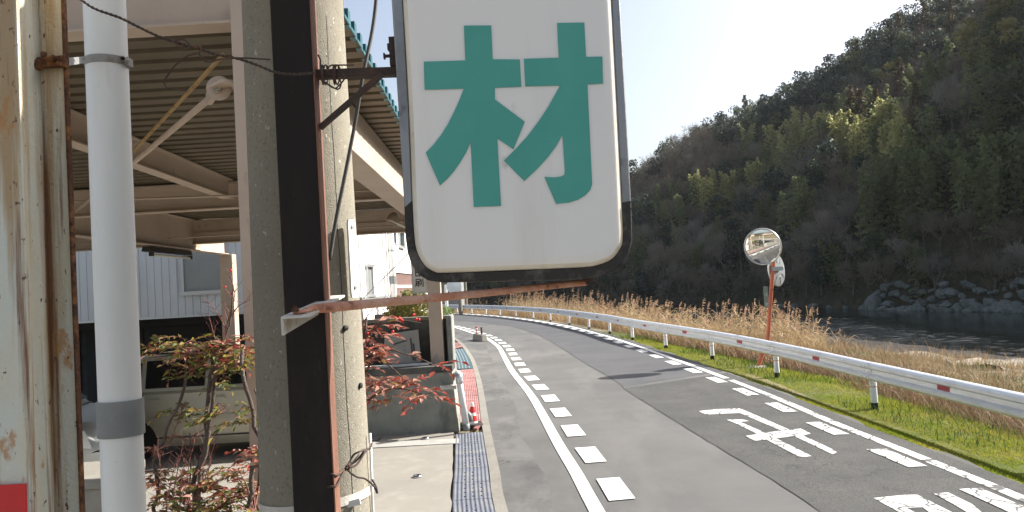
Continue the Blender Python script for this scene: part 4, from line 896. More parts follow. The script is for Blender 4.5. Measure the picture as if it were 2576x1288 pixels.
MB().prism([sg(x,y,-.015) for x,y in OUT], sn*.02).build('back_box', M['sign_edge'], hs_)
MB().prism([sg(x,y,-.12) for x,y in OUT], sn*.015).build('rear_face', M['sign_white'], hs_)
cen = (1280,200)
def inset(Pn, d):
    out = []; n_ = len(Pn)
    for i in range(n_):
        a_, b2 = Vector(Pn[i-1]), Vector(Pn[(i+1)%n_]); t_ = (b2-a_).normalized(); nm = Vector((t_.y,-t_.x)); nm = -nm if (Vector(cen)-Vector(Pn[i])).dot(nm) < 0 else nm
        out.append(tuple(Vector(Pn[i])+nm*d))
    return out
# densify the inner outline for a smooth rim
IN2 = [tuple(p) for p in smooth_line(INN[1:-1], 14)]; IN2 = [INN[0]]+IN2+[INN[-1]]
mb = MB(); lv = [(0,-.02),(1,.002),(5,.0085),(12,.0135),(20,.0168),(30,.018)]
lps = [[sg(*p, dd) for p in inset(IN2, k_)] for k_, dd in lv]
mb.loops(lps[:4]);
mb.build('face_rim', M['sign_edge'], hs_, smooth=True)
mb = MB().loops(lps[3:]); nL = len(IN2); mb.add(lps[-1], [tuple(range(nL))]); mb.build('face_panel', M['sign_white'], hs_, smooth='auto')
zk = lambda p: (p[0]*.5615+974.8-4.5*0, p[1]*.5615)
K1 = [(342,127),(463,126),(470,276),(590,277),(597,398),(479,402),(480,455),(612,553),(562,675),(490,626),(507,926),(386,931),(372,642),(352,690),(330,726),(300,770),(270,805),(236,836),(173,690),(207,655),(240,612),(270,565),(300,506),(325,450),(342,406),(168,411),(164,287),(348,281)]
K2 = [(755,115),(876,113),(884,265),(956,264),(959,383),(890,387),(911,830),(902,857),(880,880),(850,898),(810,911),(751,917),(699,797),(740,800),(772,796),(788,788),(790,770),(779,612),(752,660),(715,710),(665,765),(610,816),(520,725),(570,675),(625,615),(672,552),(715,488),(745,435),(768,392),(614,396),(608,274),(763,269)]
for K in (K1, K2): MB().prism([sg(*zk(p), .0186) for p in K], -sn*.0022).build('character', M['teal'], hs_)

# ------------------------------------------------------------------ wires
def twist(name, pts, r, amp, turns, mt, label, extra=(), cat='wire'):
    Pp = smooth_line([tuple(p) for p in pts], .006); n_ = len(Pp); o = thing(name, label, cat, tuple(Pp[0]))
    for ph in (0, math.pi):
        V = [Vector(p)+Vector((0, math.cos(i/n_*turns*6.283+ph)*amp, math.sin(i/n_*turns*6.283+ph)*amp)) for i, p in enumerate(Pp)]
        MB().tube(V, r, 5).build('strand', mt, o, smooth=True)
    for e in extra: MB().tube(smooth_line([tuple(p) for p in e], .006), r, 5).build('loose_end', mt, o, smooth=True)
    return o
W = lambda l, Y: [at(x, y, Y+(dy[0] if dy else 0)) for x, y, *dy in l]
twist('binding_wire', W([(188,-14),(235,20),(300,44),(345,66),(400,92),(455,110),(497,121),(540,136),(600,148),(650,165),(690,181),(735,187),(790,184)], 1.86), .0022, .0022, 26, M['wire'], 'twisted rusty wire stretched from the column to the sign post',
      [W([(440,102),(462,100),(476,112),(470,124),(452,116),(432,102)], 1.85), W([(497,133),(470,142),(440,165),(418,195),(414,212),(425,222),(470,228)], 1.85), W([(490,122),(500,115),(508,124),(500,134),(510,148),(525,156),(560,148),(610,146),(680,150)], 1.85)])
o = thing('wire_coil', 'tangle of black wire wound round the sign bracket arm', 'wire', tuple(at(825,185,1.97)))
for xc, k_ in ((816,3),(845,3)):
    Pp = []
    for i in range(k_*14+1):
        a_ = i/14*6.283; Pp.append(at(xc+(i/14-1.5)*5+3*math.sin(a_*.7), 188+24*math.sin(a_), 1.985)+Vector((0, .021*math.cos(a_), 0)))
    MB().tube(Pp, .0022, 5).build('loop', M['wire'], o, smooth=True)
for e in ([(800,138),(806,152),(806,170),(812,190)], [(822,178),(832,165),(850,164),(890,164)], [(806,200),(825,212),(850,225),(858,210),(852,195)], [(815,205),(840,222),(852,216),(868,196),(862,186)]):
    MB().tube(smooth_line([tuple(at(x,y,1.955)) for x, y in e], .005), .0022, 5).build('loose_end', M['wire'], o, smooth=True)
zz = lambda x, y, Y: at(x*.2676+817.6, y*.2676+943.4, Y)
o = thing('tie_wire', 'rusty wire tied in a knot round the lower utility pole', 'wire', tuple(zz(210,870,2.1)))
for e in ([(30,905,1.96),(70,932,1.95),(112,940,1.96),(160,905,2.02),(212,862,2.08),(300,800,2.1),(372,715,2.13),(425,690,2.19),(440,640,2.23)],
          [(0,1052,1.96),(60,1050,1.945),(110,1040,1.95),(150,965,2.0),(195,880,2.06),(230,820,2.08),(270,750,2.09),(330,718,2.1),(425,685,2.18)],
          [(200,855,2.07),(225,850,2.05),(232,875,2.05),(210,892,2.05),(190,872,2.05),(215,850,2.05)],
          [(212,890,2.06),(255,930,2.07),(310,962,2.08),(370,972,2.09),(425,1010,2.1),(470,1060,2.11),(492,1120,2.1),(484,1060,2.11),(445,985,2.14)],
          [(225,870,2.06),(300,840,2.08),(372,730,2.11),(390,715,2.13),(360,712,2.12),(372,735,2.11)]):
    MB().tube(smooth_line([tuple(zz(*q_)) for q_ in e], .006), .0028, 6).build('strand', M['wire'], o, smooth=True)
tag(MB().tube(smooth_line([tuple(at(x,y,Y)) for x, y, Y in ((958,-180,2.1),(948,-20,2.08),(936,80,2.07),(913,190,2.05),(893,310,2.06),(868,440,2.06),(845,555,2.06),(829,655,2.06))], .02), .0052, 8).build('hanging_cable', M['cable'], smooth=True), 'grey cable hanging down past the bracket arm to the sign post', 'cable')
o = thing('guy_wire', 'thin guy wire running from the pole plate up behind the sign', 'wire', tuple(at(908,754,2.3)))
MB().tube([at(909,755,2.3), at(1020,645,2.45), at(1300,368,2.8)], .0017, 5).build('wire', M['cable'], o)
MB().box(tuple(at(905,757,2.31)), tuple(at(911,748,2.29))).build('clip', M['galv'], o)
o = tag(MB().tube([at(931,1090,2.27), at(942,1400,2.27)], .004, 8).build('thin_conduit', M['pvc'], smooth=True), 'thin white conduit running down the right edge of the utility pole', 'conduit')
# ------------------------------------------------------------------ planter box and cars
pb2 = at(256,1200,5.0); zt2 = pb2.z
bx = thing('planter_box', 'pale concrete planter box behind the white drain pipe', 'planter', (pb2.x-.5,5.2,0))
MB().box((pb2.x-.9,5.0,0),(pb2.x,5.5,zt2-.07)).build('body', M['concrete'], bx, bevel=.01)
MB().box((pb2.x-.93,4.97,zt2-.069),(pb2.x+.03,5.53,zt2)).build('rim', M['concrete'], bx, bevel=.012)

def make_car(name, label, paint, loc):
    c = thing(name, label, 'car', (0,0,0), None)
    # side silhouette of a small tall car, length 3.4, x forwards, y across (near side is -y)
    L_, W_ = 3.38, 1.46
    st = [(-1.66,.42,.86,.0,.50),(-1.62,.30,.95,.0,.62),(-1.5,.25,1.0,1.36,.69),(-1.2,.22,1.0,1.48,.73),(-.6,.2,1.0,1.52,.735),(.1,.2,1.0,1.5,.735),(.55,.2,1.0,1.42,.735),(.95,.2,.99,1.08,.73),(1.2,.22,.93,.0,.71),(1.5,.26,.84,.0,.66),(1.66,.34,.70,.0,.56),(1.71,.42,.6,.0,.46)]
    loops = []
    for x, zb, zs, zr, hw in st:
        l = [(x,-hw*.9,zb),(x,-hw,zb+.12),(x,-hw*1.01,(zb+zs)/2),(x,-hw*.985,zs-.04),(x,-hw*.93,zs),(x,-hw*.3,zs+.015),(x,hw*.3,zs+.015),(x,hw*.93,zs),(x,hw*.985,zs-.04),(x,hw*1.01,(zb+zs)/2),(x,hw,zb+.12),(x,hw*.9,zb)]
        loops.append(l)
    mb = MB().loops(loops); mb.add(loops[0], [tuple(range(12))]); mb.add(loops[-1], [tuple(range(12))]); mb.build('body', paint, c, smooth='auto')
    # greenhouse
    gs = [(-1.60,1.0,.68,1.02,.66),(-1.46,1.0,.69,1.44,.56),(-1.15,1.0,.7,1.5,.58),(-.5,1.0,.71,1.525,.585),(.15,1.0,.71,1.5,.58),(.5,1.0,.71,1.44,.57),(1.0,.985,.70,1.0,.68)]
    mb = MB(); lp = [[(x,-hb,zb),(x,-ht,zt-.03),(x,-ht*.85,zt),(x,ht*.85,zt),(x,ht,zt-.03),(x,hb,zb)] for x,zb,hb,zt,ht in gs]
    mb.loops(lp); mb.add(lp[0],[tuple(range(6))]); mb.add(lp[-1],[tuple(range(6))]); mb.build('cabin', paint, c, smooth='auto')
    def sidewin(nm, pts):
        for s_ in (-1, 1):
            P_ = []
            for x, z in pts:
                t = (z-1.0)/.5; P_.append((x, s_*(.712-.125*t+.008), z))
            MB().prism(P_, (0,s_*.004,0)).build(nm, M['glass_car'], c)
    sidewin('rear_quarter_window', [(-1.42,1.05),(-1.05,1.05),(-1.05,1.42),(-1.34,1.38)])
    sidewin('side_window', [(-.98,1.05),(-.12,1.05),(-.12,1.45),(-.98,1.44)])
    sidewin('side_window', [(-.04,1.05),(.78,1.05),(.42,1.39),(-.04,1.44)])
    q_ = lambda x, y, z: (x, y, z)
    MB().prism([(.53,-.50,1.41),(.53,.50,1.41),(.97,.60,1.05),(.97,-.60,1.05)], (.02,0,.016)).build('windscreen', M['glass_car'], c)
    MB().prism([(-1.5,-.5,1.38),(-1.5,.5,1.38),(-1.6,.58,1.07),(-1.6,-.58,1.07)], (-.02,0,.004)).build('rear_window', M['glass_car'], c)
    for s_ in (-1, 1):
        for xw in (-1.15, 1.12):
            wv = MB().lathe([(.16,.0),(.27,.0),(.285,.03),(.285,.13),(.27,.16),(.16,.16)], (xw, s_*.58, .285), (0,s_,0), 26).build('wheel', M['rubber'], c, smooth='auto')
            MB().lathe([(0,.145),(.06,.15),(.14,.12),(.175,.15),(.18,.16)], (xw, s_*.585, .285), (0,s_,0), 20).build('rim', M['alu'], wv, smooth='auto')
            pts = [(xw+.33*math.cos(a_), s_*(.742), max(.285+.33*math.sin(a_), .2)) for a_ in np.linspace(-.15, math.pi+.15, 16)]
            MB().prism(pts, (0,s_*.006,0)).build('wheel_arch', M['black'], c)
        for xd in (-1.02,-.08,.86):
            MB().bar((xd,s_*.745,.36),(xd+.01,s_*.728,.99),.006,.008).build('door_gap', M['black'], c)
        MB().box((-.9,s_*.742,.33),(.8,s_*.75,.345)).build('sill_gap', M['black'], c)
        MB().bar((-.94,s_*.752,.62),(.82,s_*.752,.615),.012,.03).build('door_crease', paint, c)
        for xh in (.02,-.92): MB().box((xh,s_*.735,.86),(xh+.17,s_*.765,.895)).build('door_handle', paint, c, bevel=.008)
        mr_ = MB().box((.62,s_*.74,1.0),(.74,s_*.93,1.13)).build('wing_mirror', paint, c, bevel=.03)
        MB().prism([(-1.63,s_*.60,.7),(-1.55,s_*.70,.7),(-1.52,s_*.70,1.3),(-1.58,s_*.6,1.3)], (0,s_*.012,0)).build('tail_lamp', M['lamp_red'], c)
        MB().prism([(1.4,s_*.69,.62),(1.66,s_*.57,.56),(1.6,s_*.6,.78),(1.36,s_*.68,.83)], (.02,s_*.015,.01)).build('headlamp', M['lamp_clear'], c)
    for r_ in (-.5,.5): MB().tube([(-1.1,r_,1.53),(.1,r_,1.535)], .015, 6).build('roof_rail', M['black'], c)
    c.location = loc; return c
xrear = at(250,1100,11.3).x
make_car('parked_car', 'beige small car parked under the carport behind the shrub', M['car_beige'], (xrear+1.70,11.95,0))
c2_ = make_car('parked_car', 'silver car mostly hidden behind the rusty column, headlamp showing', M['car_silver'], (at(231,1100,9.3).x-1.72,9.95,0))

# ------------------------------------------------------------------ nandina shrubs
def leafmat(name, col, tr, rand=.35): return mat(name, col, .62, transl=tr, rand=rand, spec=.18)
M['leaf_red'] = leafmat('leaf_red', (.33,.075,.055), .35); M['leaf_pink'] = leafmat('leaf_pink', (.46,.24,.185), .3)
M['leaf_green'] = leafmat('leaf_green', (.13,.16,.05), .4); M['leaf_olive'] = leafmat('leaf_olive', (.27,.19,.07), .4); M['leaf_yellow'] = leafmat('leaf_yellow', (.34,.28,.05), .45)
M['stem'] = mat('stem', (.085,.062,.05), .85, layers=[((.17,.14,.12), 12, .5, .68, (1,1,.3))], bump=.5, bscale=80)
M['twig'] = mat('twig', (.2,.085,.07), .8); M['berry'] = mat('berry', (.55,.03,.03), .3)
def leaf_mesh(mt):
    L_, W_ = .036, .0072
    v = [(0,0,0),(.3*L_,-W_,.0035),(.65*L_,-W_*.75,.002),(L_,0,-.004),(.65*L_,W_*.75,.002),(.3*L_,W_,.0035),(.33*L_,0,-.001),(.66*L_,0,-.0025)]
    f = [(0,1,6),(0,6,5),(1,2,7,6),(6,7,4,5),(2,3,7),(7,3,4)]
    me = bpy.data.meshes.new('leaf'); me.from_pydata(v, [], f); me.materials.append(mt); return me, np.array(v), f
LM = {k: leaf_mesh(M[k]) for k in ('leaf_red','leaf_pink','leaf_green','leaf_olive','leaf_yellow')}
def rot_to(d, roll):
    d = Vector(d).normalized(); u = Vector((0,0,1)) if abs(d.z) < .95 else Vector((0,1,0))
    y = u.cross(d).normalized(); z = d.cross(y); y2 = y*math.cos(roll)+z*math.sin(roll); z2 = d.cross(y2)
    return Matrix((d, y2, z2)).transposed()
def nandina(name, label, loc, stems, clusters, seed, berries=(), bare=(), cat='shrub'):
    rr = random.Random(seed); o = thing(name, label, cat, loc)
    for pts, r0, r1 in stems:
        Pp = smooth_line([tuple(p) for p in pts], .05); n_ = len(Pp)
        Pp = Pp+np.array([[rr.gauss(0,.006), rr.gauss(0,.006), 0] for _ in range(n_)])
        MB().tube(Pp, list(np.linspace(r0, r1, n_)), 7).build('stem', M['stem'], o, smooth=True)
    leaves = []; tw = MB()
    for c, rad_, n_, pal, stemp in clusters:           # each cluster: fronds that carry paired leaflets
        c = Vector(c)
        for k_ in range(n_):
            if rr.random() < .15: continue
            a_ = rr.uniform(0, 6.283); start = c+Vector((rr.gauss(0,.35)*rad_[0], rr.gauss(0,.35)*rad_[1], rr.gauss(0,.35)*rad_[2]))
            d = Vector((math.cos(a_), math.sin(a_)*.8, rr.uniform(-.25,.35))).normalized(); ln = rr.uniform(.07,.15)
            if stemp is not None and k_ % 3 == 0: tw.tube([Vector(stemp), (Vector(stemp)+start)/2+Vector((0,0,.03)), start], [.0028,.0022,.0013], 4, caps=False)
            end = start+d*ln+Vector((0,0,-.03)); mid = (start+end)/2+Vector((0,0,.01))
            tw.tube([start, mid, end], [.0016,.0012,.0007], 3, caps=False)
            nl = rr.randint(3,5)
            for j in range(nl):
                t = (j+.6)/nl; p = start.lerp(mid, t*2) if t < .5 else mid.lerp(end, t*2-1)
                for s_ in ((-1,1) if j < nl-1 else (0,)):
                    sdir = d.cross(Vector((0,0,1))).normalized()*s_
                    ld = (d*.75+sdir*.8+Vector((0,0,rr.uniform(-.55,.25)))).normalized()
                    leaves.append((p, ld, rr.uniform(-.9,.9), rr.uniform(.65,1.2), rr.choice(pal)))
    for pts in bare:
        Pp = smooth_line([tuple(p) for p in pts], .03); tw.tube(Pp, list(np.linspace(.003,.001,len(Pp))), 4, caps=False)
        for i in range(1, len(Pp), 1):
            for _ in range(2):
                d = Vector((rr.uniform(-1,1), rr.uniform(-.6,.6), rr.uniform(.1,1))).normalized()*rr.uniform(.02,.06); p = Vector(Pp[i])
                tw.tube([p, p+d, p+d*1.3+Vector((rr.uniform(-.02,.02),0,.01))], [.001,.0008,.0004], 3, caps=False)
    ob = tw.build('twigs', M['twig'], o); ob['kind'] = 'stuff'
    leaves.sort(key=lambda l: l[0].y/l[3])
    ol = wloc(o)
    for p, d, roll, sc, mk_ in leaves[:300]:
        q_ = bpy.data.objects.new('leaf', LM[mk_][0]); COL.objects.link(q_); q_.parent = o
        R3 = rot_to(d, roll).to_4x4(); q_.matrix_local = Matrix.Translation(p-ol) @ R3 @ Matrix.Scale(sc, 4)
    rest = leaves[300:]
    if rest:
        keys = list(LM); mb = MB()
        for p, d, roll, sc, mk_ in rest:
            R3 = rot_to(d, roll); mb.add([p+R3@(Vector(v)*sc) for v in LM[mk_][1]], LM[mk_][2], keys.index(mk_))
        ob = mb.build('leaves', [M[k_] for k_ in keys], o, recalc=False); ob['kind'] = 'stuff'
    for p in berries: MB().lathe([(0,-.006),(.0045,-.004),(.006,0),(.0045,.004),(0,.006)], p, n=8).build('berry', M['berry'], o, smooth=True)
    return o
A3 = lambda x, y, Y=3.2: at(x, y, Y)
gb_ = lambda x, Y: Vector((at(x,1288,Y).x, Y, 0))
PAL_T = ['leaf_olive']*7+['leaf_green']*4+['leaf_yellow']*3+['leaf_red']*2+['leaf_pink']*3
PAL_B = ['leaf_pink']*6+['leaf_red']*2+['leaf_olive']*4+['leaf_green']*3
PAL_G = ['leaf_green']*7+['leaf_olive']*3+['leaf_yellow']
PAL_R = ['leaf_red']*5+['leaf_pink']*9+['leaf_olive']*1
stemsL = [([gb_(480,3.2), A3(487,1288), A3(510,1150), A3(523,1010), A3(533,935), A3(546,850)], .016, .008),
          ([gb_(500,3.15), A3(500,1288,3.15), A3(518,1140,3.15), A3(535,1000,3.15), A3(548,900,3.15)], .014, .007),
          ([gb_(380,3.3), A3(392,1240,3.3), A3(410,1120,3.3), A3(428,1060,3.3), A3(455,1000,3.3), A3(462,940,3.3), A3(478,880,3.3)], .013, .006),
          ([gb_(615,3.0), A3(630,1270,3.0), A3(655,1170,3.0), A3(650,1090,3.0), A3(628,1010,3.0), A3(612,940,3.0), A3(605,880,3.0)], .016, .007),
          ([gb_(640,3.1), A3(650,1250,3.1), A3(662,1120,3.1), A3(650,1040,3.1), A3(640,980,3.1)], .009, .004),
          ([gb_(470,3.4), A3(478,1288,3.4), A3(482,1160,3.4), A3(478,1090,3.4)], .006, .003),
          ([A3(560,880), A3(578,800), A3(586,740), A3(582,690)], .005, .002)]
cl = [(A3(430,870,3.25),(.13,.16,.045),22,PAL_T,A3(478,890,3.25)), (A3(500,882,3.2),(.13,.16,.05),26,PAL_T,A3(540,900)), (A3(580,890,3.2),(.12,.14,.06),26,PAL_T,A3(550,905)),
      (A3(470,915,3.3),(.14,.16,.05),20,PAL_T,A3(478,950,3.3)), (A3(555,935,3.2),(.10,.14,.06),16,PAL_G,A3(540,960)), (A3(612,905,3.1),(.05,.10,.05),12,PAL_T,A3(606,930,3.0)),
      (A3(585,858,3.2),(.035,.08,.07),12,['leaf_red','leaf_olive','leaf_pink'],A3(560,880)),
      (A3(455,1040,3.3),(.08,.12,.03),8,PAL_G,A3(460,1030,3.3)), (A3(560,1030,3.15),(.14,.12,.035),12,PAL_G,A3(530,1040)), (A3(610,1058,3.05),(.08,.12,.05),12,PAL_G,A3(640,1030,3.0)),
      (A3(430,1240,3.25),(.12,.2,.10),34,PAL_B,A3(480,1288)), (A3(550,1210,3.2),(.14,.2,.09),40,PAL_B,A3(510,1240)), (A3(610,1240,3.1),(.10,.2,.13),44,PAL_G+PAL_B,A3(640,1288,3.0)), (A3(520,1275,3.2),(.2,.2,.06),34,PAL_G+PAL_B,A3(500,1300)),
      (A3(640,1140,3.05),(.05,.10,.08),12,PAL_R,A3(655,1160,3.0)), (A3(410,1120,3.3),(.03,.08,.06),5,PAL_R,A3(410,1150,3.3)), (A3(400,1200,3.3),(.05,.1,.06),12,PAL_B,A3(400,1250,3.3))]
bare = [[A3(400+i*17,1270-i*9+(i*37%60)),A3(405+i*18,1200-i*11+(i*53%70)),A3(412+i*18+(i*29%30)-15,1130-i*9+(i*31%60))] for i in range(8)]+[[A3(560,860),A3(575,800),A3(590,745),A3(582,700)],[A3(578,800),A3(600,770),A3(628,755)],[A3(570,830),A3(548,790),A3(530,765),A3(508,760)],[A3(480,1100,3.3),A3(505,1085,3.3),A3(520,1078,3.3)],[A3(420,1130,3.3),A3(440,1080,3.3),A3(452,1050,3.3)],[A3(548,880),A3(535,830),A3(525,790)]]
nandina('nandina_shrub', 'tall leggy shrub with olive and red leaves left of the utility pole', (A3(520,1288).x,3.2,0), stemsL, cl, 3, [A3(580,680),A3(582,739),A3(566,722)], bare)
R3_ = lambda x, y, Y=2.9: at(x, y, Y)
stemsR = [([gb_(880,2.95), at(890,1288,2.95), at(892,1100,2.95), at(900,960,2.92), at(905,860,2.9), at(930,800,2.9)], .014, .005),
          ([at(895,1000,2.95), at(940,900,2.9), at(985,930,2.88), at(1015,950,2.88)], .006, .002), ([at(895,1040,2.95), at(950,985,2.9), at(1030,978,2.85), at(1085,1003,2.83)], .006, .002),
          ([at(897,920,2.92), at(960,880,2.9), at(1040,895,2.88), at(1110,925,2.85)], .004, .0015), ([at(905,860,2.9), at(960,815,2.9), at(1010,806,2.9), at(1060,812,2.9)], .004, .0012)]
clR = [(R3_(925,885),(.04,.09,.12),17,PAL_R,R3_(900,900)), (R3_(925,945),(.04,.09,.08),11,PAL_R,R3_(898,960)), (R3_(945,830),(.05,.08,.05),8,PAL_R,R3_(910,850)),
       (R3_(975,885,2.9),(.07,.05,.015),5,PAL_R,R3_(940,890)), (R3_(1040,893,2.88),(.05,.04,.012),2,PAL_R,None), (R3_(1095,918,2.86),(.02,.03,.01),2,['leaf_red'],None),
       (R3_(980,965,2.88),(.09,.06,.018),11,PAL_R,R3_(930,975)), (R3_(1045,975,2.85),(.06,.05,.018),8,PAL_R,R3_(1000,975)), (R3_(1082,993,2.83),(.02,.03,.015),3,['leaf_red','leaf_pink'],None),
       (R3_(1000,1003,2.86),(.06,.05,.012),4,PAL_R,R3_(950,990)), (R3_(935,1015,2.9),(.04,.05,.03),6,PAL_R,R3_(900,1000)), (R3_(920,1080,2.9),(.02,.05,.03),2,['leaf_red','leaf_olive'],R3_(900,1090)), (R3_(1010,815,2.9),(.04,.04,.03),2,PAL_R,None)]
bareR = [[R3_(905,830),R3_(920,800),R3_(940,775)],[R3_(925,840),R3_(965,800),R3_(985,780)],[R3_(915,810),R3_(912,785)]]
nandina('nandina_shrub', 'red leaved shrub branches with berries right of the utility pole', (R3_(880,1288).x,2.95,0), stemsR, clR, 5, [R3_(x,y,2.88) for x,y in ((1007,803),(1011,806),(1047,803),(1054,804),(981,823),(988,834),(925,839),(1004,800),(1040,792),(994,800))], bareR)
bed = struct(MB().box((-2.6,2.5,-.05),(-.55,4.3,.06)).build('planting_bed', M['bed_soil'], bevel=.02))

# ------------------------------------------------------------------ loose leaf clouds (numpy)
def cards(C, size, rs, normal=None, nz=.8, aspect=1.0):
    """C (n,3) centres -> quads, random orientation biased to normal"""
    n = len(C); d = rs.standard_normal((n,3))*nz
    if normal is not None: d = d+normal
    d /= np.linalg.norm(d, axis=1)[:,None]+1e-9
    u = np.cross(d, rs.standard_normal((n,3))); u /= np.linalg.norm(u, axis=1)[:,None]+1e-9; v = np.cross(d, u)
    s = (size*rs.uniform(.6,1.3,n))[:,None] if np.ndim(size) == 0 else (size*rs.uniform(.7,1.2,n))[:,None]
    V = np.stack([C-u*s*.5*aspect, C+v*s*.32, C+u*s*.5*aspect, C-v*s*.32], 1).reshape(-1,3)
    return V, np.arange(4*n).reshape(-1,4)
def shell(c, r, n, rs, inner=.55):
    d = rs.standard_normal((n,3)); d /= np.linalg.norm(d, axis=1)[:,None]
    rr = rs.uniform(inner**3, 1, n)**(1/3)
    return np.array(c)+d*rr[:,None]*np.array(r), d
class NB:
    def __init__(s): s.V = []; s.F = []; s.M = []; s.n = 0
    def add(s, V, Fq, mi=0):
        Fq = np.asarray(Fq)
        if Fq.shape[1] == 3: Fq = np.c_[Fq, Fq[:,2:]]*1
        s.V.append(np.asarray(V)); s.F.append(Fq+s.n); s.M.append(np.full(len(Fq), mi)); s.n += len(V)
    def get(s): return np.vstack(s.V), np.vstack(s.F), np.concatenate(s.M)
def strips(A, B, w0, w1, rs):                    # thin tapered strips from A to B facing random sides
    d = B-A; u = np.cross(d, rs.standard_normal(d.shape)); u /= np.linalg.norm(u, axis=1)[:,None]+1e-9
    V = np.stack([A-u*w0[:,None]/2, A+u*w0[:,None]/2, B+u*w1[:,None]/2, B-u*w1[:,None]/2], 1).reshape(-1,3)
    return V, np.arange(len(V)).reshape(-1,4)
M['shrub_leaf'] = leafmat('shrub_leaf', (.25,.21,.06), .4); M['shrub_green'] = leafmat('shrub_green', (.15,.2,.07), .35)
def small_shrub(name, label, c, r, n, size, pal):
    rs = np.random.default_rng(int(abs(c[0]*100)+n)); o = thing(name, label, 'shrub', (c[0],c[1],0))
    C, d = shell(c, r, n, rs, .35); V, Fq = cards(C, size, rs, d*.5)
    raw('leaves', V, Fq, [M[p] for p in pal], o, rs.integers(0, len(pal), len(Fq)), kind='stuff')
    mb = MB()
    for i in range(7): mb.tube([(c[0]+rs.normal(0,.08),c[1],0), (c[0]+rs.normal(0,.15)*r[0],c[1],c[2]-r[2]*.3), (c[0]+rs.normal(0,.5)*r[0],c[1]+rs.normal(0,.4)*r[1],c[2]+r[2]*.6)], [.015,.01,.003], 5)
    mb.build('stems', M['stem'], o); return o
a = at(1035,775,14.6); small_shrub('garden_shrub', 'yellow green shrub behind the dark block wall', (a.x,14.6,a.z), (.42,.4,.36), 1500, .075, ['shrub_leaf','shrub_leaf','shrub_green'])
a = at(1000,785,15.2); small_shrub('garden_shrub', 'pale small leaved shrub in front of the white wall', (a.x,15.2,a.z), (.3,.3,.3), 700, .06, ['shrub_green','shrub_leaf'])
a = at(1118,790,17.0); small_shrub('garden_shrub', 'low green shrub at the right of the far carport column', (a.x,17.0,a.z), (.22,.3,.18), 500, .06, ['shrub_green'])

# ------------------------------------------------------------------ verge grass, dry brush, reeds
def along(n, s0, s1, y0, y1, rs, bias=1.0):
    t = rs.uniform(0, 1, n)**bias; Y = y0+(y1-y0)*t
    X0 = np.interp(Y, _rail[:700,1], _rail[:700,0]); s = rs.uniform(s0, s1, n)
    sl_ = np.gradient(np.interp(np.linspace(y0-1,y1+1,400), _rail[:700,1], _rail[:700,0]), np.linspace(y0-1,y1+1,400))
    dx = np.interp(Y, np.linspace(y0-1,y1+1,400), sl_); nn_ = np.sqrt(1+dx*dx)
    X = X0+s/nn_; Yo = Y-s*dx/nn_
    sv_ = side(X, Yo); return X, Yo, terr(sv_, X, Yo), sv_
def blades(X, Y, Z, h, w_, lean, rs):
    n = len(X); a_ = rs.uniform(0, 6.283, n); la = rs.uniform(0, 6.283, n); le = rs.uniform(.1, 1, n)*lean*h
    u = np.stack([np.cos(a_), np.sin(a_), np.zeros(n)], 1)*w_[:,None]/2 if np.ndim(w_) else np.stack([np.cos(a_), np.sin(a_), np.zeros(n)], 1)*w_/2
    P0 = np.stack([X, Y, Z-.02], 1); P1 = P0+np.stack([np.cos(la)*le*.4, np.sin(la)*le*.4, h*.6], 1); P2 = P0+np.stack([np.cos(la)*le, np.sin(la)*le, h*(1-.15*rs.random(n))], 1)
    V = np.stack([P0-u, P0+u, P1+u*.8, P1-u*.8, P2], 1).reshape(-1,3); b = np.arange(n)*5
    F4 = np.stack([b, b+1, b+2, b+3], 1); F3 = np.stack([b+3, b+2, b+4], 1)
    return V, F4, F3
def blade_obj(name, parts, mats, label, cat):
    me = bpy.data.meshes.new(name); Vs=[]; loops=[]; starts=[]; mis=[]; nv=0; nl=0
    for (V, F4, F3), mi in parts:
        Vs.append(V)
        for Fx in (F4, F3):
            loops.append((Fx+nv).ravel()); k_ = Fx.shape[1]; starts.append(nl+np.arange(len(Fx))*k_); nl += Fx.size; mis.append(np.full(len(Fx), mi))
        nv += len(V)
    V = np.vstack(Vs).astype(np.float32); lo = np.concatenate(loops).astype(np.int32); st_ = np.concatenate(starts).astype(np.int32)
    me.vertices.add(len(V)); me.vertices.foreach_set('co', V.ravel()); me.loops.add(len(lo)); me.loops.foreach_set('vertex_index', lo)
    me.polygons.add(len(st_)); me.polygons.foreach_set('loop_start', st_)
    for m_ in mats: me.materials.append(m_)
    me.polygons.foreach_set('material_index', np.concatenate(mis).astype(np.int32)); me.update(calc_edges=True)
    o = bpy.data.objects.new(name, me); COL.objects.link(o); return tag(o, label, cat, None, 'stuff')
rs = np.random.default_rng(11)
M['verge'] = mat('verge', (.085,.105,.028), .95, layers=[((.13,.13,.05), 1.2, .45, .62), ((.05,.06,.02), 7, .5, .66), ((.2,.17,.1), 3.1, .6, .7)], bump=.8, bscale=30, spec=.1)
yv = np.arange(-4, 34, .25); sv_ = np.linspace(-1.1, 2.0, 14); xr_ = np.interp(yv, _rail[:700,1], _rail[:700,0]); rl_ = np.interp(yv, RLINE[:,1], RLINE[:,0])+.34
VX = np.maximum(xr_[:,None]+sv_[None], (rl_+.0)[:,None]+.01*np.arange(14)[None]); VY = np.repeat(yv[:,None], 14, 1); vz = terr(side(VX, VY), VX.ravel(), VY.ravel())+.012
idx = np.arange(VX.size).reshape(VX.shape); ov = struct(raw('verge', np.stack([VX.ravel(), VY.ravel(), vz], 1), np.stack([idx[:-1,:-1], idx[:-1,1:], idx[1:,1:], idx[1:,:-1]], -1).reshape(-1,4), M['verge'])); ov.data.polygons.foreach_set('use_smooth', [True]*len(ov.data.polygons))
def gm(name, col, col2, tr, sc=.8): return mat(name, col, .6, layers=[(col2, sc, .42, .6)], transl=tr, rand=.35, spec=.2)
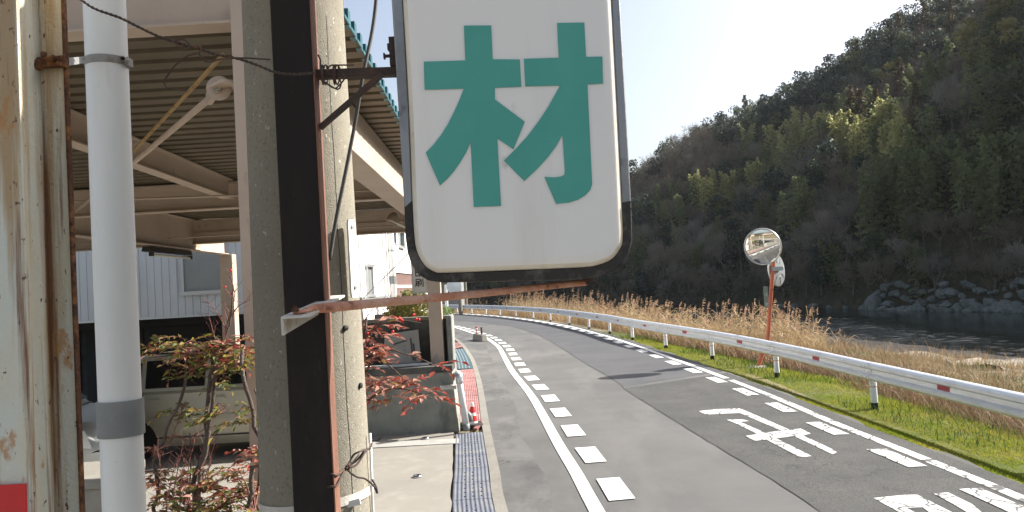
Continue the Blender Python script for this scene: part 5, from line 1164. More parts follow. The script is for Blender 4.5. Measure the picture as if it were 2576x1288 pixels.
M['grass'] = gm('grass', (.19,.235,.018), (.30,.28,.045), .5); M['grass_dark'] = gm('grass_dark', (.055,.10,.022), (.09,.12,.03), .4)
M['straw'] = gm('straw', (.40,.30,.17), (.27,.19,.10), .25); M['straw_red'] = gm('straw_red', (.37,.245,.135), (.44,.33,.2), .3); M['straw_grey'] = gm('straw_grey', (.30,.26,.19), (.2,.17,.12), .2)
parts = []
def dens(X, Y, f): return (np.sin(X*f)+np.sin(Y*f*.83+1.3)+np.sin((X+Y)*f*.61+.4))/3
# short green verge: from the road edge to just past the posts
X, Y, Z, s = along(150000, -1.2, 1.6, 4.5, 30, rs, 1.7)
re = np.interp(Y, RLINE[:,1], RLINE[:,0])+.36+.08*np.sin(Y*2.1)+.05*np.sin(Y*5.3); k = (X > re) & (rs.random(len(X)) < np.clip(1.35-np.maximum(s-.7,0)*1.2, .25, 1))
X, Y, Z = X[k], Y[k], np.maximum(Z[k], -1); h = rs.uniform(.02,.06,len(X))*(1+.8*np.clip(dens(X, Y, 2.2),0,1))*np.where(Y > 15, 1.3, 1)
parts.append((blades(X, Y, Z, h, rs.uniform(.004,.008,len(X))*np.clip(Y/9,1,2.6), .7, rs), 0))
X, Y, Z, s = along(75000, -1.15, 1.3, 6.2, 14, rs, 1.15); re = np.interp(Y, RLINE[:,1], RLINE[:,0])+.35+.05*np.sin(Y*3.3)+.03*np.sin(Y*8.1); k = (X > re) & (dens(X, Y, 4.0) > -.62); X, Y, Z = X[k], Y[k], Z[k]
parts.append((blades(X, Y, Z+.015, rs.uniform(.018,.05,len(X)), rs.uniform(.006,.011,len(X)), .9, rs), 0))
X, Y, Z, s = along(5000, -.9, 1.6, 6.2, 18, rs, 1.15); k = dens(X, Y, 3.1) > .1; X, Y, Z = X[k], Y[k], Z[k]
parts.append((blades(X, Y, Z+.015, rs.uniform(.03,.09,len(X)), rs.uniform(.005,.009,len(X)), 1.3, rs), 2))
X, Y, Z, s = along(16000, -.4, 4.5, 6, 34, rs, 1.2); k = dens(X, Y, 1.3) > .12; X, Y, Z = X[k], Y[k], Z[k]
parts.append((blades(X, Y, Z, rs.uniform(.06,.22,len(X)), rs.uniform(.006,.014,len(X))*np.clip(Y/12,1,2), .8, rs), 1))
X, Y, Z, s = along(26000, 4, 13, 8, 44, rs, 1.2); k = dens(X, Y, .8) > .15; X, Y, Z = X[k], Y[k], Z[k]
parts.append((blades(X, Y, Z, rs.uniform(.08,.28,len(X)), rs.uniform(.012,.02,len(X)), .8, rs), 1))
blade_obj('grass', parts, [M['grass'], M['grass_dark'], M['straw']], 'short green grass on the verge under the guardrail', 'grass')
parts = []
X, Y, Z, s = along(42000, .7, 6.5, 5, 40, rs, 1.3); k = (dens(X, Y, .9) < .25) & (rs.random(len(X)) < np.clip(s/2.2, .1, 1)); X, Y, Z = X[k], Y[k], Z[k]
parts.append((blades(X, Y, Z, rs.uniform(.15,.5,len(X)), rs.uniform(.004,.009,len(X))*np.clip(Y/12,1,2.2), 1.1, rs), 0))
X, Y, Z, s = along(36000, 5, 13.5, 8, 46, rs, 1.1); k = rs.random(len(X)) < .55+.45*dens(X, Y, .6); X, Y, Z = X[k], Y[k], Z[k]
parts.append((blades(X, Y, Z, rs.uniform(.08,.26,len(X)), rs.uniform(.008,.016,len(X)), 1.0, rs), 2))
X, Y, Z, s = along(9000, 1.2, 16, 6, 46, rs, 1.2); k = dens(X, Y, 1.7) > .2; X, Y, Z = X[k], Y[k], Z[k]
parts.append((blades(X, Y, Z, rs.uniform(.3,.7,len(X))*np.clip(1.3-s[k]/14,.4,1), rs.uniform(.006,.012,len(X))*np.clip(Y/14,1,2), .9, rs), 1))
X, Y, Z, s = along(52000, .9, 9, 19, 75, rs, 1.0); k = (s < 9) & (X < .37*Y+rs.normal(0,.5,len(X))); X, Y, Z = X[k], Y[k], Z[k]
parts.append((blades(X, Y, Z, rs.uniform(.25,.75,len(X)), rs.uniform(.012,.024,len(X)), .9, rs), 1))
X, Y, Z, s = along(30000, 6, 15.5, 22, 50, rs, 1.0); k = (dens(X, Y, .7) > -.05) & (rs.random(len(X)) < .7); X, Y, Z = X[k], Y[k], Z[k]
parts.append((blades(X, Y, Z, rs.uniform(.12,.5,len(X)), rs.uniform(.012,.022,len(X)), 1.1, rs), 0))
X, Y, Z, s = along(26000, .9, 4.2, 5, 27, rs, 1.25); k = dens(X, Y, 1.15) > -.25; X, Y, Z = X[k], Y[k], Z[k]
parts.append((blades(X, Y, Z, rs.uniform(.18,.5,len(X)), rs.uniform(.005,.011,len(X))*np.clip(Y/12,1,2), 1.35, rs), 3))
X, Y, Z, s = along(7000, 1.0, 14, 6, 40, rs, 1.2); k = dens(X, Y, 2.3) > .3; X, Y, Z = X[k], Y[k], Z[k]
parts.append((blades(X, Y, Z, rs.uniform(.5,1.05,len(X)), rs.uniform(.006,.011,len(X))*np.clip(Y/14,1,2), .8, rs), 1))
M['brown_stalk'] = gm('brown_stalk', (.21,.13,.085), (.30,.2,.13), .2)
blade_obj('dry_grass', parts, [M['straw'], M['straw_red'], M['straw_grey'], M['brown_stalk']], 'tangled dry grass and weeds on the river bank', 'dry grass')
# reeds with drooping plumes
M['reed_stem'] = gm('reed_stem', (.39,.285,.16), (.46,.36,.22), .25); M['plume'] = gm('plume', (.43,.29,.19), (.36,.23,.145), .45)
def reeds(name, n, s0, s1, y0, y1, label, hmul=1., seed=1, xmax=.375):
    rs = np.random.default_rng(seed); X, Y, Z, s = along(n, s0, s1, y0, y1, rs); d = dens(X, Y, .55); k = (s > .8) & (rs.random(n) < .24+.9*d) & (X < xmax*Y+rs.normal(0,.35,n))
    X, Y, Z = X[k], Y[k], Z[k]; n = len(X); h = hmul*rs.uniform(.75,1.6,n)*(.95+.28*dens(X, Y, .9)); la = rs.normal(.4,.9,n); le = rs.uniform(.04,.3,n)
    P0 = np.stack([X, Y, Z-.03], 1); P1 = P0+np.stack([np.cos(la)*le*.35, np.sin(la)*le*.35, h*.55], 1); P2 = P0+np.stack([np.cos(la)*le, np.sin(la)*le, h], 1)
    nb = NB(); w_ = np.full(n, .014)
    nb.add(*strips(P0, P1, w_*1.2, w_, rs)); nb.add(*strips(P1, P2, w_, w_*.6, rs))
    for t in (.2,.32,.44,.55,.66,.78):
        B0 = np.where(t < .55, 1, 0)*(P0+(P1-P0)*min(1,t/.55))+np.where(t >= .55, 1, 0)*(P1+(P2-P1)*((t-.55)/.45))
        a_ = rs.uniform(0, 6.283, n); ll = rs.uniform(.25,.55,n); B1 = B0+np.stack([np.cos(a_)*ll*.6, np.sin(a_)*ll*.6, ll*rs.uniform(.1,.7,n)], 1); B2 = B1+np.stack([np.cos(a_)*ll*.45, np.sin(a_)*ll*.45, -ll*rs.uniform(0,.4,n)], 1)
        nb.add(*strips(B0, B1, np.full(n,.02), np.full(n,.018), rs)); nb.add(*strips(B1, B2, np.full(n,.018), np.full(n,.003), rs))
    kp_ = rs.random(n) < .6; Q2 = P2[kp_]; m_ = len(Q2); dr = rs.normal(.2,.5,m_); dir_ = np.stack([np.cos(dr)*.8, np.sin(dr)*.8, np.zeros(m_)], 1)
    for j in range(16):
        t = j/16; A_ = Q2+np.stack([np.zeros(m_), np.zeros(m_), .24*t-.02+0*dr], 1)+dir_*(.10*t*t)
        ln = (.17*(1-.55*t))*rs.uniform(.6,1.2,m_); B_ = A_+dir_*ln[:,None]*rs.uniform(.3,1,m_)[:,None]+rs.normal(0,.025,(m_,3))+np.stack([0*dr, 0*dr, .02-ln*.45*rs.uniform(0,1,m_)], 1)
        nb.add(*strips(A_, B_, np.full(m_,.02), np.full(m_,.014), rs), 1)
    V, Fq, mi = nb.get(); o = raw(name, V, Fq, [M['reed_stem'], M['plume']], None, mi); return tag(o, label, 'reeds', None, 'stuff')
reeds('reed_bed', 3600, 1.0, 7.5, 21.5, 40, 'tall brown reeds with feathery plumes behind the guardrail', 1.0, 1)
reeds('reed_bed', 2300, 1.0, 6.5, 40, 72, 'distant brown reeds along the bend of the guardrail', 1.1, 2)
reeds('reed_bed', 420, 2, 9.5, 20, 31, 'sparse leaning reeds to the right of the traffic mirror', .85, 3, .405)
# ------------------------------------------------------------------ wooded hillside across the river
FOOT = smooth_line([(58,-60),(57,-20),(53,15),(47,45),(42.5,64),(37.5,79),(31,102),(20,130),(2,150),(-22,164),(-60,178),(-110,190)], 2.0)
FN = normals2(FOOT)
for _ in range(6): FN[1:-1] = (FN[:-2]+FN[1:-1]*2+FN[2:])/4
FN /= np.linalg.norm(FN, axis=1)[:,None]
FA = np.r_[0, np.cumsum(np.linalg.norm(np.diff(FOOT, axis=0), axis=1))]
_ka = [FA[np.argmin(((FOOT-np.array(p))**2).sum(1))] for p in ((58,-60),(57,-20),(53,15),(47,45),(42.5,64),(37.5,79),(31,102),(20,130),(2,150),(-22,164),(-60,178),(-110,190))]
_hr = [50,54,60,66,66,61,51,42,31,17,11,8]
def hill(a, s):
    a = np.asarray(a, float); s = np.asarray(s, float); hr = np.interp(a, _ka, _hr)
    t = np.clip(s/72, 0, 1); h = hr*(1-(1-t)**1.45)
    h += hr*.085*np.sin(a/10.5+s*.03)*np.sin(np.pi*np.clip(s/80,0,1))+hr*.05*np.sin(a/5.2+1.1-s*.06)*np.sin(np.pi*np.clip(s/80,0,1))
    h += np.clip(s,0,2)*1.0-.0*s - np.clip(s-80,0,100)*.12
    return -3.2+h+.5*np.sin(a*.9+s*.7)
def hpos(a, s):
    x = np.interp(a, FA, FOOT[:,0])+np.interp(a, FA, FN[:,0])*s; y = np.interp(a, FA, FOOT[:,1])+np.interp(a, FA, FN[:,1])*s
    return np.stack([x, y, hill(a, s)], -1)
ga_, gs_ = np.meshgrid(np.linspace(0, FA[-1], 170), np.r_[-6,-2,0,.7,1.5,2.5,4,np.linspace(6,84,40),95,110,140,190], indexing='ij')
V = hpos(ga_.ravel(), gs_.ravel()); V[gs_.ravel() < 0, 2] = -6
n2_ = gs_.shape[1]; idx = np.arange(len(V)).reshape(-1, n2_)
Q = np.stack([idx[:-1,:-1], idx[:-1,1:], idx[1:,1:], idx[1:,:-1]], -1).reshape(-1, 4)
M['hill_soil'] = mat('hill_soil', (.055,.046,.032), .95, layers=[((.035,.04,.022), .12, .42, .62), ((.085,.07,.05), .6, .5, .7), ((.02,.02,.014), 1.5, .52, .68)], bump=1.0, bscale=2.2, spec=.1)
ho = struct(raw('hillside', V, Q, M['hill_soil'])); ho.data.polygons.foreach_set('use_smooth', [True]*len(ho.data.polygons))

M['bark'] = mat('bark', (.13,.115,.10), .9); M['twig_grey'] = mat('twig_grey', (.23,.21,.175), .9, rand=.25, spec=.1); M['twig_brown'] = mat('twig_brown', (.19,.16,.125), .9, rand=.25, spec=.1)
M['fol_dark'] = leafmat('fol_dark', (.05,.066,.052), .25, .45); M['fol_mid'] = leafmat('fol_mid', (.11,.13,.075), .45, .45); M['fol_bamboo'] = leafmat('fol_bamboo', (.44,.43,.20), .6, .4)  # bamboo leaf colour brightened to carry the sun from behind
M['fol_bamboo_green'] = leafmat('fol_bamboo_green', (.20,.225,.11), .55, .4); M['fol_cedar'] = leafmat('fol_cedar', (.11,.085,.045), .25, .4); M['fol_yellow'] = leafmat('fol_yellow', (.22,.205,.085), .4, .4)
def tube_np(p, q, r0, r1, n=5):
    mb = MB(); mb.tube([p, q], [r0, r1], n, caps=False); return np.array(mb.v), np.array(mb.f)
def bare_tree(seed, H, mt, dens_=1.0):
    rs = np.random.default_rng(seed); nb = NB(); V, Fq = tube_np((0,0,-.5),(rs.normal(0,.15),rs.normal(0,.15),H*.28), H*.022, H*.016); nb.add(V, Fq, 0)
    A = []; B = []; W0 = []; W1 = []
    def grow(p, d, ln, w_, lev):
        q = p+d*ln; A.append(p); B.append(q); W0.append(w_); W1.append(w_*.6)
        if lev == 0: return
        for k_ in range((4,5,5,4)[4-lev]):
            nd = d*.9+rs.standard_normal(3)*.62+np.array([0,0,.34]); nd /= np.linalg.norm(nd)
            t = rs.uniform(.45,1) if k_ else 1; grow(p+(q-p)*t, nd, ln*rs.uniform(.55,.8), w_*.55, lev-1)
    for i in range(5):
        a_ = i*1.256+rs.uniform(-.4,.4); d = np.array([math.cos(a_)*.62, math.sin(a_)*.62, rs.uniform(.6,1.1)]); d /= np.linalg.norm(d)
        grow(np.array([0,0,H*rs.uniform(.16,.28)]), d, H*rs.uniform(.22,.3), H*.013, 4)
    A = np.array(A); B = np.array(B); W0 = np.maximum(np.array(W0), .03); W1 = np.maximum(np.array(W1), .018)
    V, Fq = strips(A, B, W0, W1, rs); nb.add(V, Fq, 1); V, Fq, mi = nb.get(); return V, Fq, mi, [M['bark'], M[mt]]
def broad_tree(seed, H, R_, mt, n=1500, size=.42, lobes=15, mt2=None):
    rs = np.random.default_rng(seed); nb = NB(); V, Fq = tube_np((0,0,-.5),(rs.normal(0,.2),rs.normal(0,.2),H*.6), H*.025, H*.012); nb.add(V, Fq, 0)
    for i in range(5):
        a_ = rs.uniform(0,6.28); V, Fq = tube_np((0,0,H*.35),(math.cos(a_)*R_*.6,math.sin(a_)*R_*.6,H*rs.uniform(.55,.8)), H*.012, H*.004, 4); nb.add(V, Fq, 0)
    for i in range(lobes):
        a_ = rs.uniform(0,6.28); zz_ = rs.uniform(.3,.95); rr = R_*math.sqrt(max(.05,1-((zz_-.55)/.5)**2))*rs.uniform(.35,.85)
        c = np.array([math.cos(a_)*rr, math.sin(a_)*rr, H*zz_]); lr = R_*rs.uniform(.28,.48)
        C, d = shell(c, (lr,lr,lr*.75), n//lobes, rs, .6); V, Fq = cards(C, size, rs, d*.9, .7); nb.add(V, Fq, 1 if (mt2 is None or rs.random() < .7) else 2)
    V, Fq, mi = nb.get(); return V, Fq, mi, [M['bark'], M[mt]]+([M[mt2]] if mt2 else [])
def bamboo(seed, H, mt):
    rs = np.random.default_rng(seed); nb = NB()
    for c_ in range(5):
        a_ = rs.uniform(0,6.28); b0 = np.array([rs.normal(0,.7), rs.normal(0,.7), -.3]); Hc = H*rs.uniform(.72,1.05); bend = np.array([math.cos(a_), math.sin(a_), 0])*rs.uniform(.5,1.5)
        pt = lambda t: b0+np.array([0,0,Hc*t*(1-.06*t*t)])+bend*t**3
        for i in range(5): V, Fq = tube_np(pt(i/5), pt((i+1)/5), .05*(1-i/6), .05*(1-(i+1)/6), 4); nb.add(V, Fq, 0)
        C = []; Nn = []
        for i in range(34):                          # side sprays shorten towards the tip: a feather outline
            t = .10+.90*(i/33)**.85; p = pt(t); L_ = (1-t)**.7*1.5+.16; aa = i*2.4+rs.uniform(-.5,.5); d = np.array([math.cos(aa), math.sin(aa), .38])
            for j in range(9): u = rs.uniform(.15,1); C.append(p+d*L_*u+np.array([0,0,-.5*L_*u*u])+rs.normal(0,.06,3)); Nn.append(d)
        V, Fq = cards(np.array(C), .36, rs, np.array(Nn)*.3, .7, 1.25); nb.add(V, Fq, 1)
    V, Fq, mi = nb.get(); return V, Fq, mi, [M['bark'], M[mt]]
def conifer(seed, H, R_, mt, n=1300):
    rs = np.random.default_rng(seed); nb = NB(); V, Fq = tube_np((0,0,-.5),(0,0,H*.97), H*.02, .02); nb.add(V, Fq, 0)
    C = []; Nn = []
    for i in range(26):
        t = .14+.84*i/25; L_ = R_*(1-t)**.8*rs.uniform(.75,1.15)+.12
        for b_ in range(6):
            aa = rs.uniform(0,6.28); d = np.array([math.cos(aa), math.sin(aa), 0])
            for j in range(max(3,int(n/156))): u = rs.uniform(.2,1); C.append(np.array([0,0,H*t])+d*L_*u+np.array([0,0,-.25*L_*u])+rs.normal(0,.10,3)); Nn.append(d*.5+np.array([0,0,.5]))
    V, Fq = cards(np.array(C), .34, rs, np.array(Nn), .7); nb.add(V, Fq, 1); V, Fq, mi = nb.get(); return V, Fq, mi, [M['bark'], M[mt]]
KINDS = {
 'bare': ('bare_tree', [bare_tree(s_, 7.5, m_) for s_, m_ in ((1,'twig_grey'),(2,'twig_brown'),(3,'twig_grey'),(4,'twig_brown'),(5,'twig_brown'))]),
 'dark': ('evergreen_tree', [broad_tree(s_, 8.5, 3.2, m_, 1500, .42, 15, m2) for s_, m_, m2 in ((11,'fol_dark',None),(12,'fol_dark','fol_mid'),(13,'fol_dark',None),(14,'fol_mid','fol_dark'))]),
 'green': ('evergreen_tree', [broad_tree(s_, 7.0, 2.8, m_, 1400, .38, 14, m2) for s_, m_, m2 in ((21,'fol_mid','fol_bamboo_green'),(22,'fol_bamboo_green','fol_mid'))]),
 'bamboo': ('bamboo_clump', [bamboo(s_, 9.5, 'fol_bamboo') for s_ in (31,32,33)]),
 'bambg': ('bamboo_clump', [bamboo(s_, 9.0, 'fol_bamboo_green') for s_ in (41,42,43)]),
 'cedar': ('conifer_tree', [conifer(s_, 9.5, 2.3, 'fol_cedar') for s_ in (51,52)]),
 'yellow': ('evergreen_tree', [broad_tree(61, 6.5, 2.6, 'fol_yellow', 1200, .36, 12, 'fol_mid')])}
PROTO = {k: [raw('_tree', v[0], v[1], v[3], None, v[2]) for v in kk[1]] for k, kk in KINDS.items()}
for k in PROTO:
    for me in PROTO[k]: me.name = KINDS[k][0]
def kind_at(px, py, rs):
    r = rs.random()
    band1 = np.interp(px, [1720,1860,2000,2200,2330,2400], [455,370,290,265,235,200])
    ridge = np.interp(px, [1500,1590,1850,1914,2128,2270,2576], [480,415,250,205,105,10,-200])
    if py > 560: return 'bare' if r < .8 else ('bambg' if r < .9 else 'dark')
    if px > 2200 and 285 < py < 540 and r < .74: return ('bambg','green','bambg')[int(r*100) % 3]
    if px > 2420 and py < 130: return 'yellow' if r < .35 else ('bare' if r < .7 else 'dark')
    if px > 2130 and py > 90+ (2576-px)*.28 and py < 330: return 'bare' if r < .6 else ('green' if r < .85 else 'bambg')
    if px > 1850 and py < band1-15: return 'dark' if r < .86 else ('bare' if r < .94 else 'cedar')
    if px < 1900 and py < ridge+110: return 'bare' if r < .85 else 'dark'
    if px < 1720 and py > 430: return 'bambg' if r < .3 else ('bare' if r < .75 else 'dark')
    return 'bare' if r < .5 else ('bambg' if r < .66 else ('green' if r < .84 else 'dark'))
rs = np.random.default_rng(77); cand = []
for _ in range(9000):
    a_ = rs.uniform(0, FA[-1]); s_ = 3+76*rs.random()**1.05
    P_ = hpos(a_, s_)
    if P_[1] < 25: continue
    x, y = pix(P_+np.array([0,0,4.]))
    if x < 600 or x > 2800 or y < -250: continue
    cand.append((a_, s_, P_, x, y))
for _ in range(5000):                              # extra trees low on the bank
    a_ = rs.uniform(0, FA[-1]); s_ = rs.uniform(.8, 14); P_ = hpos(a_, s_); x, y = pix(P_+np.array([0,0,3.5]))
    if P_[1] > 25 and 900 < x < 2760: cand.append((a_, -s_, P_, x, y))
placed = []; cell = {}
def free(P_, d):
    kx, ky = int(P_[0]//4), int(P_[1]//4)
    for i in (-1,0,1):
        for j in (-1,0,1):
            for q_, dq in cell.get((kx+i,ky+j), ()):
                if (q_[0]-P_[0])**2+(q_[1]-P_[1])**2 < (.5*(d+dq))**2: return False
    cell.setdefault((kx,ky), []).append((P_, d)); return True
SP = {'bare':2.5,'dark':3.1,'green':2.8,'bamboo':2.0,'bambg':2.3,'cedar':2.7,'yellow':3.2}
# trees one can point to: bamboo plumes and cedars placed where they stand on the slope
grid_a, grid_s = np.meshgrid(np.linspace(FA[-1]*.15, FA[-1]*.75, 260), np.linspace(5, 76, 110), indexing='ij')
GP = hpos(grid_a.ravel(), grid_s.ravel())
def on_hill(px_, py_, h):                          # slope point whose tree top shows at this direction
    D = GP+np.array([0,0,h])-np.array(CAM); z = D@np.array(_F); x = 1288+FPX*(D@np.array(_R))/z; y = 644-FPX*(D@np.array(_U))/z
    e = (x-px_)**2+(y-py_)**2+np.where(z < 1, 1e9, 0)+.02*z; i = int(e.argmin()); return GP[i]
TOP = {'bamboo':9.0,'bambg':8.6,'cedar':9.3}
for px_, py_, kd in [(1936,293,'bamboo'),(1955,320,'bamboo'),(1987,254,'bamboo'),(2002,273,'bamboo'),(2012,285,'bamboo'),(2028,272,'bamboo'),(2066,262,'bamboo'),(2085,254,'bamboo'),(2100,260,'bamboo'),(2120,258,'bamboo'),(2138,254,'bamboo'),(2155,266,'bamboo'),(2190,270,'bamboo'),(2207,259,'bamboo'),(2226,222,'bamboo'),(2240,232,'bamboo'),(2256,229,'bamboo'),(2272,236,'bamboo'),(2262,262,'bamboo'),(2225,268,'bamboo'),
    (1762,415,'bamboo'),(1775,425,'bamboo'),(1797,405,'bamboo'),(1808,418,'bamboo'),(1836,405,'bamboo'),(1846,415,'bamboo'),(1909,381,'bamboo'),(1895,395,'bamboo'),(1742,432,'bambg'),(1950,372,'bambg'),(1870,400,'bambg'),(1925,345,'bambg'),
    (2251,371,'bambg'),(2202,395,'bambg'),(2275,415,'bambg'),(2330,380,'bambg'),(2400,360,'bambg'),(2440,330,'bambg'),(2514,293,'bambg'),(2545,310,'bambg'),(2480,345,'bambg'),(2300,350,'bambg'),(2375,400,'bambg'),
    (2268,146,'cedar'),(2129,210,'cedar'),(2158,215,'cedar'),(2210,212,'cedar'),(2300,190,'cedar'),(2451,73,'yellow'),(2500,60,'yellow'),(2539,10,'yellow'),(2232,165,'yellow'),(2560,40,'yellow'),(2480,85,'yellow')]:
    P_ = on_hill(px_, py_, TOP.get(kd, 6.2)); cell.setdefault((int(P_[0]//4),int(P_[1]//4)), []).append((P_, 1.6)); placed.append((kd, P_, px_, py_, True, 1.0))
for a_, s_, P_, x, y in cand:
    kd = kind_at(x, y, rs)
    low = s_ < 0; kd = ('bare' if rs.random() < .8 else rs.choice(['bambg','dark'])) if low else kd
    if free(P_, 1.7 if low else SP[kd]): placed.append((kd, P_, x, y, False, .62 if low else .9))
GRP = {'bare':'bare trees on the wooded hillside','dark':'dark evergreen trees on the hillside','green':'mid green trees on the hillside','bamboo':'pale bamboo on the hillside','bambg':'green bamboo on the hillside','cedar':'conifers on the hillside','yellow':'yellowish trees on the hillside'}
def zone(px_, py_):
    col = 'near the sign' if px_ < 1800 else ('above the traffic mirror' if px_ < 2080 else ('right of the traffic mirror' if px_ < 2350 else 'by the right photo edge'))
    return ('high up ' if py_ < 260 else ('halfway up ' if py_ < 470 else ('low down ' if py_ < 590 else 'just above the bank ')))+col
LBL = {'bare':'leafless grey brown hillside tree','dark':'dark dense evergreen hillside tree','green':'mid green bushy hillside tree','bamboo':'pale yellow green feathery bamboo','bambg':'deeper green feathery bamboo clump','cedar':'brownish cone shaped conifer','yellow':'yellowish green hillside tree'}
vis = [p for p in placed if p[4] or (1560 < p[2] < 2620 and -40 < p[3] < 760)]
vis.sort(key=lambda p: (not p[4], (Vector(p[1])-CAM).length))
indiv = vis[:480]; ids = set(id(p) for p in indiv)
print('TREES', len(placed), 'visible', len(vis))
for p in indiv:
    me = rnd.choice(PROTO[p[0]]); o = bpy.data.objects.new(KINDS[p[0]][0], me); COL.objects.link(o)
    sc = p[5]*rnd.uniform(.8,1.15) if not p[4] else rnd.uniform(.92,1.02)
    o.location = Vector(p[1])-Vector((0,0,.2)); o.rotation_euler = (rnd.uniform(-.06,.06), rnd.uniform(-.06,.06), rnd.uniform(0,6.28)); o.scale = (sc*rnd.uniform(.9,1.1), sc*rnd.uniform(.9,1.1), sc)
    zn = zone(p[2], p[3]); tag(o, LBL[p[0]]+' '+zn, 'bamboo' if 'bam' in p[0] else 'tree', GRP[p[0]]+', '+zn)
# the rest of the wood, one mass: geometry nodes instances of the same shapes
rest = [p for p in placed if id(p) not in ids]
def mass(name, kinds, label):
    sel = [p for p in rest if p[0] in kinds]
    if not sel: return
    protos = []
    for k in kinds: protos += [(k, me) for me in PROTO[k]]
    cnt = {}; Vs = []
    host = bpy.data.meshes.new(name); V = []; sc_ = []; ro = []; ix = []
    for p in sel:
        opts = [i for i, (k, _) in enumerate(protos) if k == p[0]]; V.append(tuple(Vector(p[1])-Vector((0,0,.2)))); sc_.append(p[5]*rnd.uniform(.8,1.15)); ro.append(rnd.uniform(0,6.28)); ix.append(rnd.choice(opts))
    host.from_pydata(V, [], [])
    for nm, tp, dat in (('sc','FLOAT',sc_),('ro','FLOAT',ro),('ix','INT',ix)):
        at_ = host.attributes.new(nm, tp, 'POINT'); at_.data.foreach_set('value', dat)
    o = bpy.data.objects.new(name, host); COL.objects.link(o)
    ng = bpy.data.node_groups.new('wood_mass', 'GeometryNodeTree'); ng.interface.new_socket('Geometry', in_out='INPUT', socket_type='NodeSocketGeometry'); ng.interface.new_socket('Geometry', in_out='OUTPUT', socket_type='NodeSocketGeometry')
    N = ng.nodes; L = ng.links; gi = N.new('NodeGroupInput'); go = N.new('NodeGroupOutput'); prev = gi.outputs[0]; jn = N.new('GeometryNodeJoinGeometry')
    def attr(nm, tp): a = N.new('GeometryNodeInputNamedAttribute'); a.data_type = tp; a.inputs['Name'].default_value = nm; return a.outputs['Attribute']
    cmb = N.new('ShaderNodeCombineXYZ'); L.new(attr('ro','FLOAT'), cmb.inputs[2]); scv = attr('sc','FLOAT'); ixv = attr('ix','INT')
    for i, (k, me) in enumerate(protos):
        po = bpy.data.objects.new('tree_shape', me)           # source only, never linked to the scene
        oi = N.new('GeometryNodeObjectInfo'); oi.inputs['Object'].default_value = po; oi.inputs['As Instance'].default_value = True
        eq = N.new('FunctionNodeCompare'); eq.data_type = 'INT'; eq.operation = 'EQUAL'; L.new(ixv, eq.inputs[2]); eq.inputs[3].default_value = i
        ip = N.new('GeometryNodeInstanceOnPoints'); L.new(prev, ip.inputs['Points']); L.new(eq.outputs[0], ip.inputs['Selection']); L.new(oi.outputs['Geometry'], ip.inputs['Instance']); L.new(cmb.outputs[0], ip.inputs['Rotation']); L.new(scv, ip.inputs['Scale'])
        L.new(ip.outputs[0], jn.inputs[0])
    L.new(jn.outputs[0], go.inputs[0]); md = o.modifiers.new('mass', 'NODES'); md.node_group = ng
    tag(o, label, 'woodland', None, 'stuff')
mass('bare_woodland', ['bare'], 'mass of bare grey brown woodland on the far hillside')
mass('evergreen_woodland', ['dark','green','cedar','yellow','bambg','bamboo'], 'mass of evergreen woodland on the far hillside')
# brush and creepers that hang over the bank
C = []; rs = np.random.default_rng(5)
a_ = rs.uniform(FA[-1]*.18, FA[-1]*.8, 60000); s_ = 1.0+45*rs.random(60000)**1.7; P_ = hpos(a_, s_); 
clump = (np.sin(a_*.9)+np.sin(a_*.37+s_*.5)+np.sin(s_*.8+a_*.21))/3; P_[:,2] += np.abs(rs.normal(0,.9,60000))*(1+.7*clump); kk = clump > -.45; P_ = P_[kk]
V, Fq = cards(P_, .34, rs, np.array([-.3,-.6,.4]), .9, 1.1)
M['brush'] = leafmat('brush', (.095,.075,.05), .15, .5); M['brush_green'] = leafmat('brush_green', (.06,.075,.035), .2, .5)
o = raw('bank_brush', V, Fq, [M['brush'], M['brush_green']], None, (rs.random(len(Fq)) < .35).astype(int)); tag(o, 'dark brush and creepers covering the foot of the hillside', 'brush', None, 'stuff')
A = P_[::6][:9000]; B = A+rs.normal(0,.5,A.shape)+np.array([0,0,1.0]); V, Fq = strips(A, B, np.full(len(A),.035), np.full(len(A),.015), rs)
o = raw('bank_twigs', V, Fq, M['twig_grey']); tag(o, 'bare twigs and dead stems along the far bank', 'brush', None, 'stuff')
# rocks at the far waterline
M['rock'] = mat('rock', (.15,.165,.15), .9, layers=[((.1,.11,.1), .5, .42, .62), ((.21,.22,.2), 1.7, .5, .7), ((.06,.065,.055), 2.6, .56, .68, (1,1,.6))], bump=.9, bscale=2.4, spec=.2)
import bmesh
def rock_mesh(seed):
    rs = np.random.default_rng(seed); bm = bmesh.new(); bmesh.ops.create_icosphere(bm, subdivisions=3, radius=1)
    pl_ = rs.standard_normal((13,3)); pl_ /= np.linalg.norm(pl_, axis=1)[:,None]; off = rs.uniform(.55,.9,13)
    for v in bm.verts:
        p = np.array(v.co)
        for d, o_ in zip(pl_, off):
            e = p@d-o_
            if e > 0: p = p-d*e*.92
        v.co = p+rs.normal(0,.012,3)
    me = bpy.data.meshes.new('boulder'); bm.to_mesh(me); bm.free(); me.materials.append(M['rock']); return me
RM = [rock_mesh(s_) for s_ in range(7)]
rk = random.Random(9); made = 0
fp_ = [(a, *pix(hpos(a, .3))) for a in np.linspace(FA[-1]*.2, FA[-1]*.6, 900)]
BIG = ['tall pale boulder block at the left end of the far bank rocks', 'wide rounded boulder at the far waterline, right part of the photo', 'broad slab like boulder by the far waterline near the right edge']
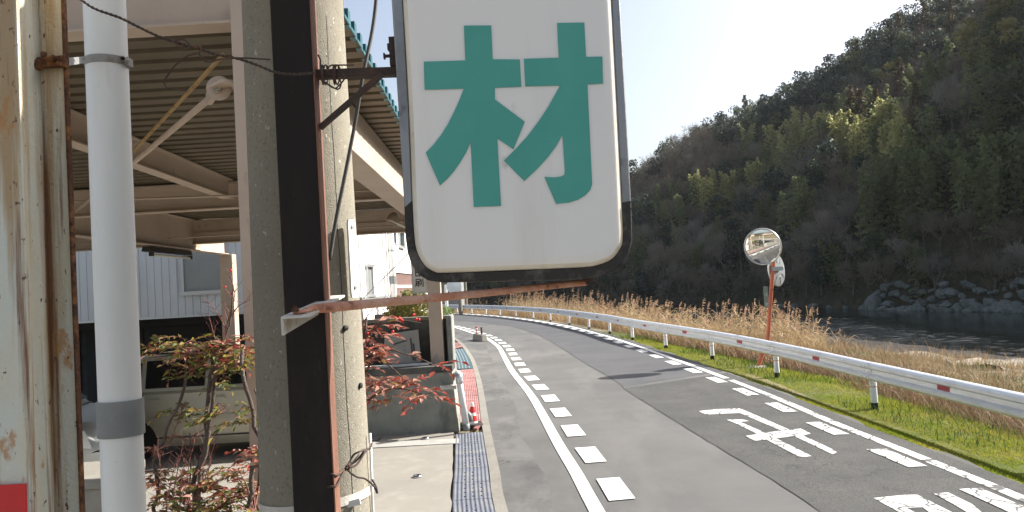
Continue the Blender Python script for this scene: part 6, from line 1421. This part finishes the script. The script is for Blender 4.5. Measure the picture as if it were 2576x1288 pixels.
def place_rock(pxx, s_, size, zoff, label):
    a = min(fp_, key=lambda q_: abs(q_[1]-pxx))[0]; P_ = hpos(a, s_)
    o = bpy.data.objects.new('boulder', rk.choice(RM)); COL.objects.link(o); o.location = (P_[0], P_[1], max(P_[2], -2.5)+zoff)
    o.scale = (size*rk.uniform(.9,1.3), size*rk.uniform(.9,1.3), size*rk.uniform(.65,.95)); o.rotation_euler = (rk.uniform(-.4,.4), rk.uniform(-.4,.4), rk.uniform(0,6.28))
    return tag(o, label, 'rock', 'boulders along the far bank')
o = place_rock(2205, -.2, 1.25, .35, BIG[0]); o.scale = (1.05,1.05,1.7)
place_rock(2450, .2, 1.15, .3, BIG[1]); place_rock(2420, 0, .8, .1, 'low pale boulder left of the widest boulder at the far waterline'); place_rock(2535, 0, .95, .15, BIG[2])
x = 2190
while x < 2640:
    for s_, sz, zo in ((-.5,rk.uniform(.35,.65),.0),(.25,rk.uniform(.4,.75),.12),(.7,rk.uniform(.35,.65),.15),(1.1,rk.uniform(.3,.6),.15)):
        if rk.random() < (.95 if s_ < 0 else .6): place_rock(x+rk.uniform(-8,8), s_, sz, zo, 'grey green boulder in the row of rocks along the far waterline')
    x += rk.uniform(8,14)
for x in (1960,2010,2045,2090,2130,2165): place_rock(x+rk.uniform(-8,8), .1, rk.uniform(.3,.6), .1, 'small dark rock at the far waterline left of the boulders')

# ------------------------------------------------------------------ haze in the valley air
HAZE = 0.0001
mh = bpy.data.materials.new('haze'); mh.use_nodes = True; N = mh.node_tree.nodes; N.remove(N['Principled BSDF'])
pv = N.new('ShaderNodeVolumePrincipled'); pv.inputs['Color'].default_value = (.86,.92,1,1); pv.inputs['Density'].default_value = HAZE; pv.inputs['Anisotropy'].default_value = .35
mh.node_tree.links.new(pv.outputs[0], N['Material Output'].inputs['Volume'])
hz = MB().box((-420,-320,-7.2),(420,720,92)).build('haze', mh); hz['kind'] = 'stuff'; hz['label'] = 'thin pale haze in the valley air'; hz['category'] = 'haze'
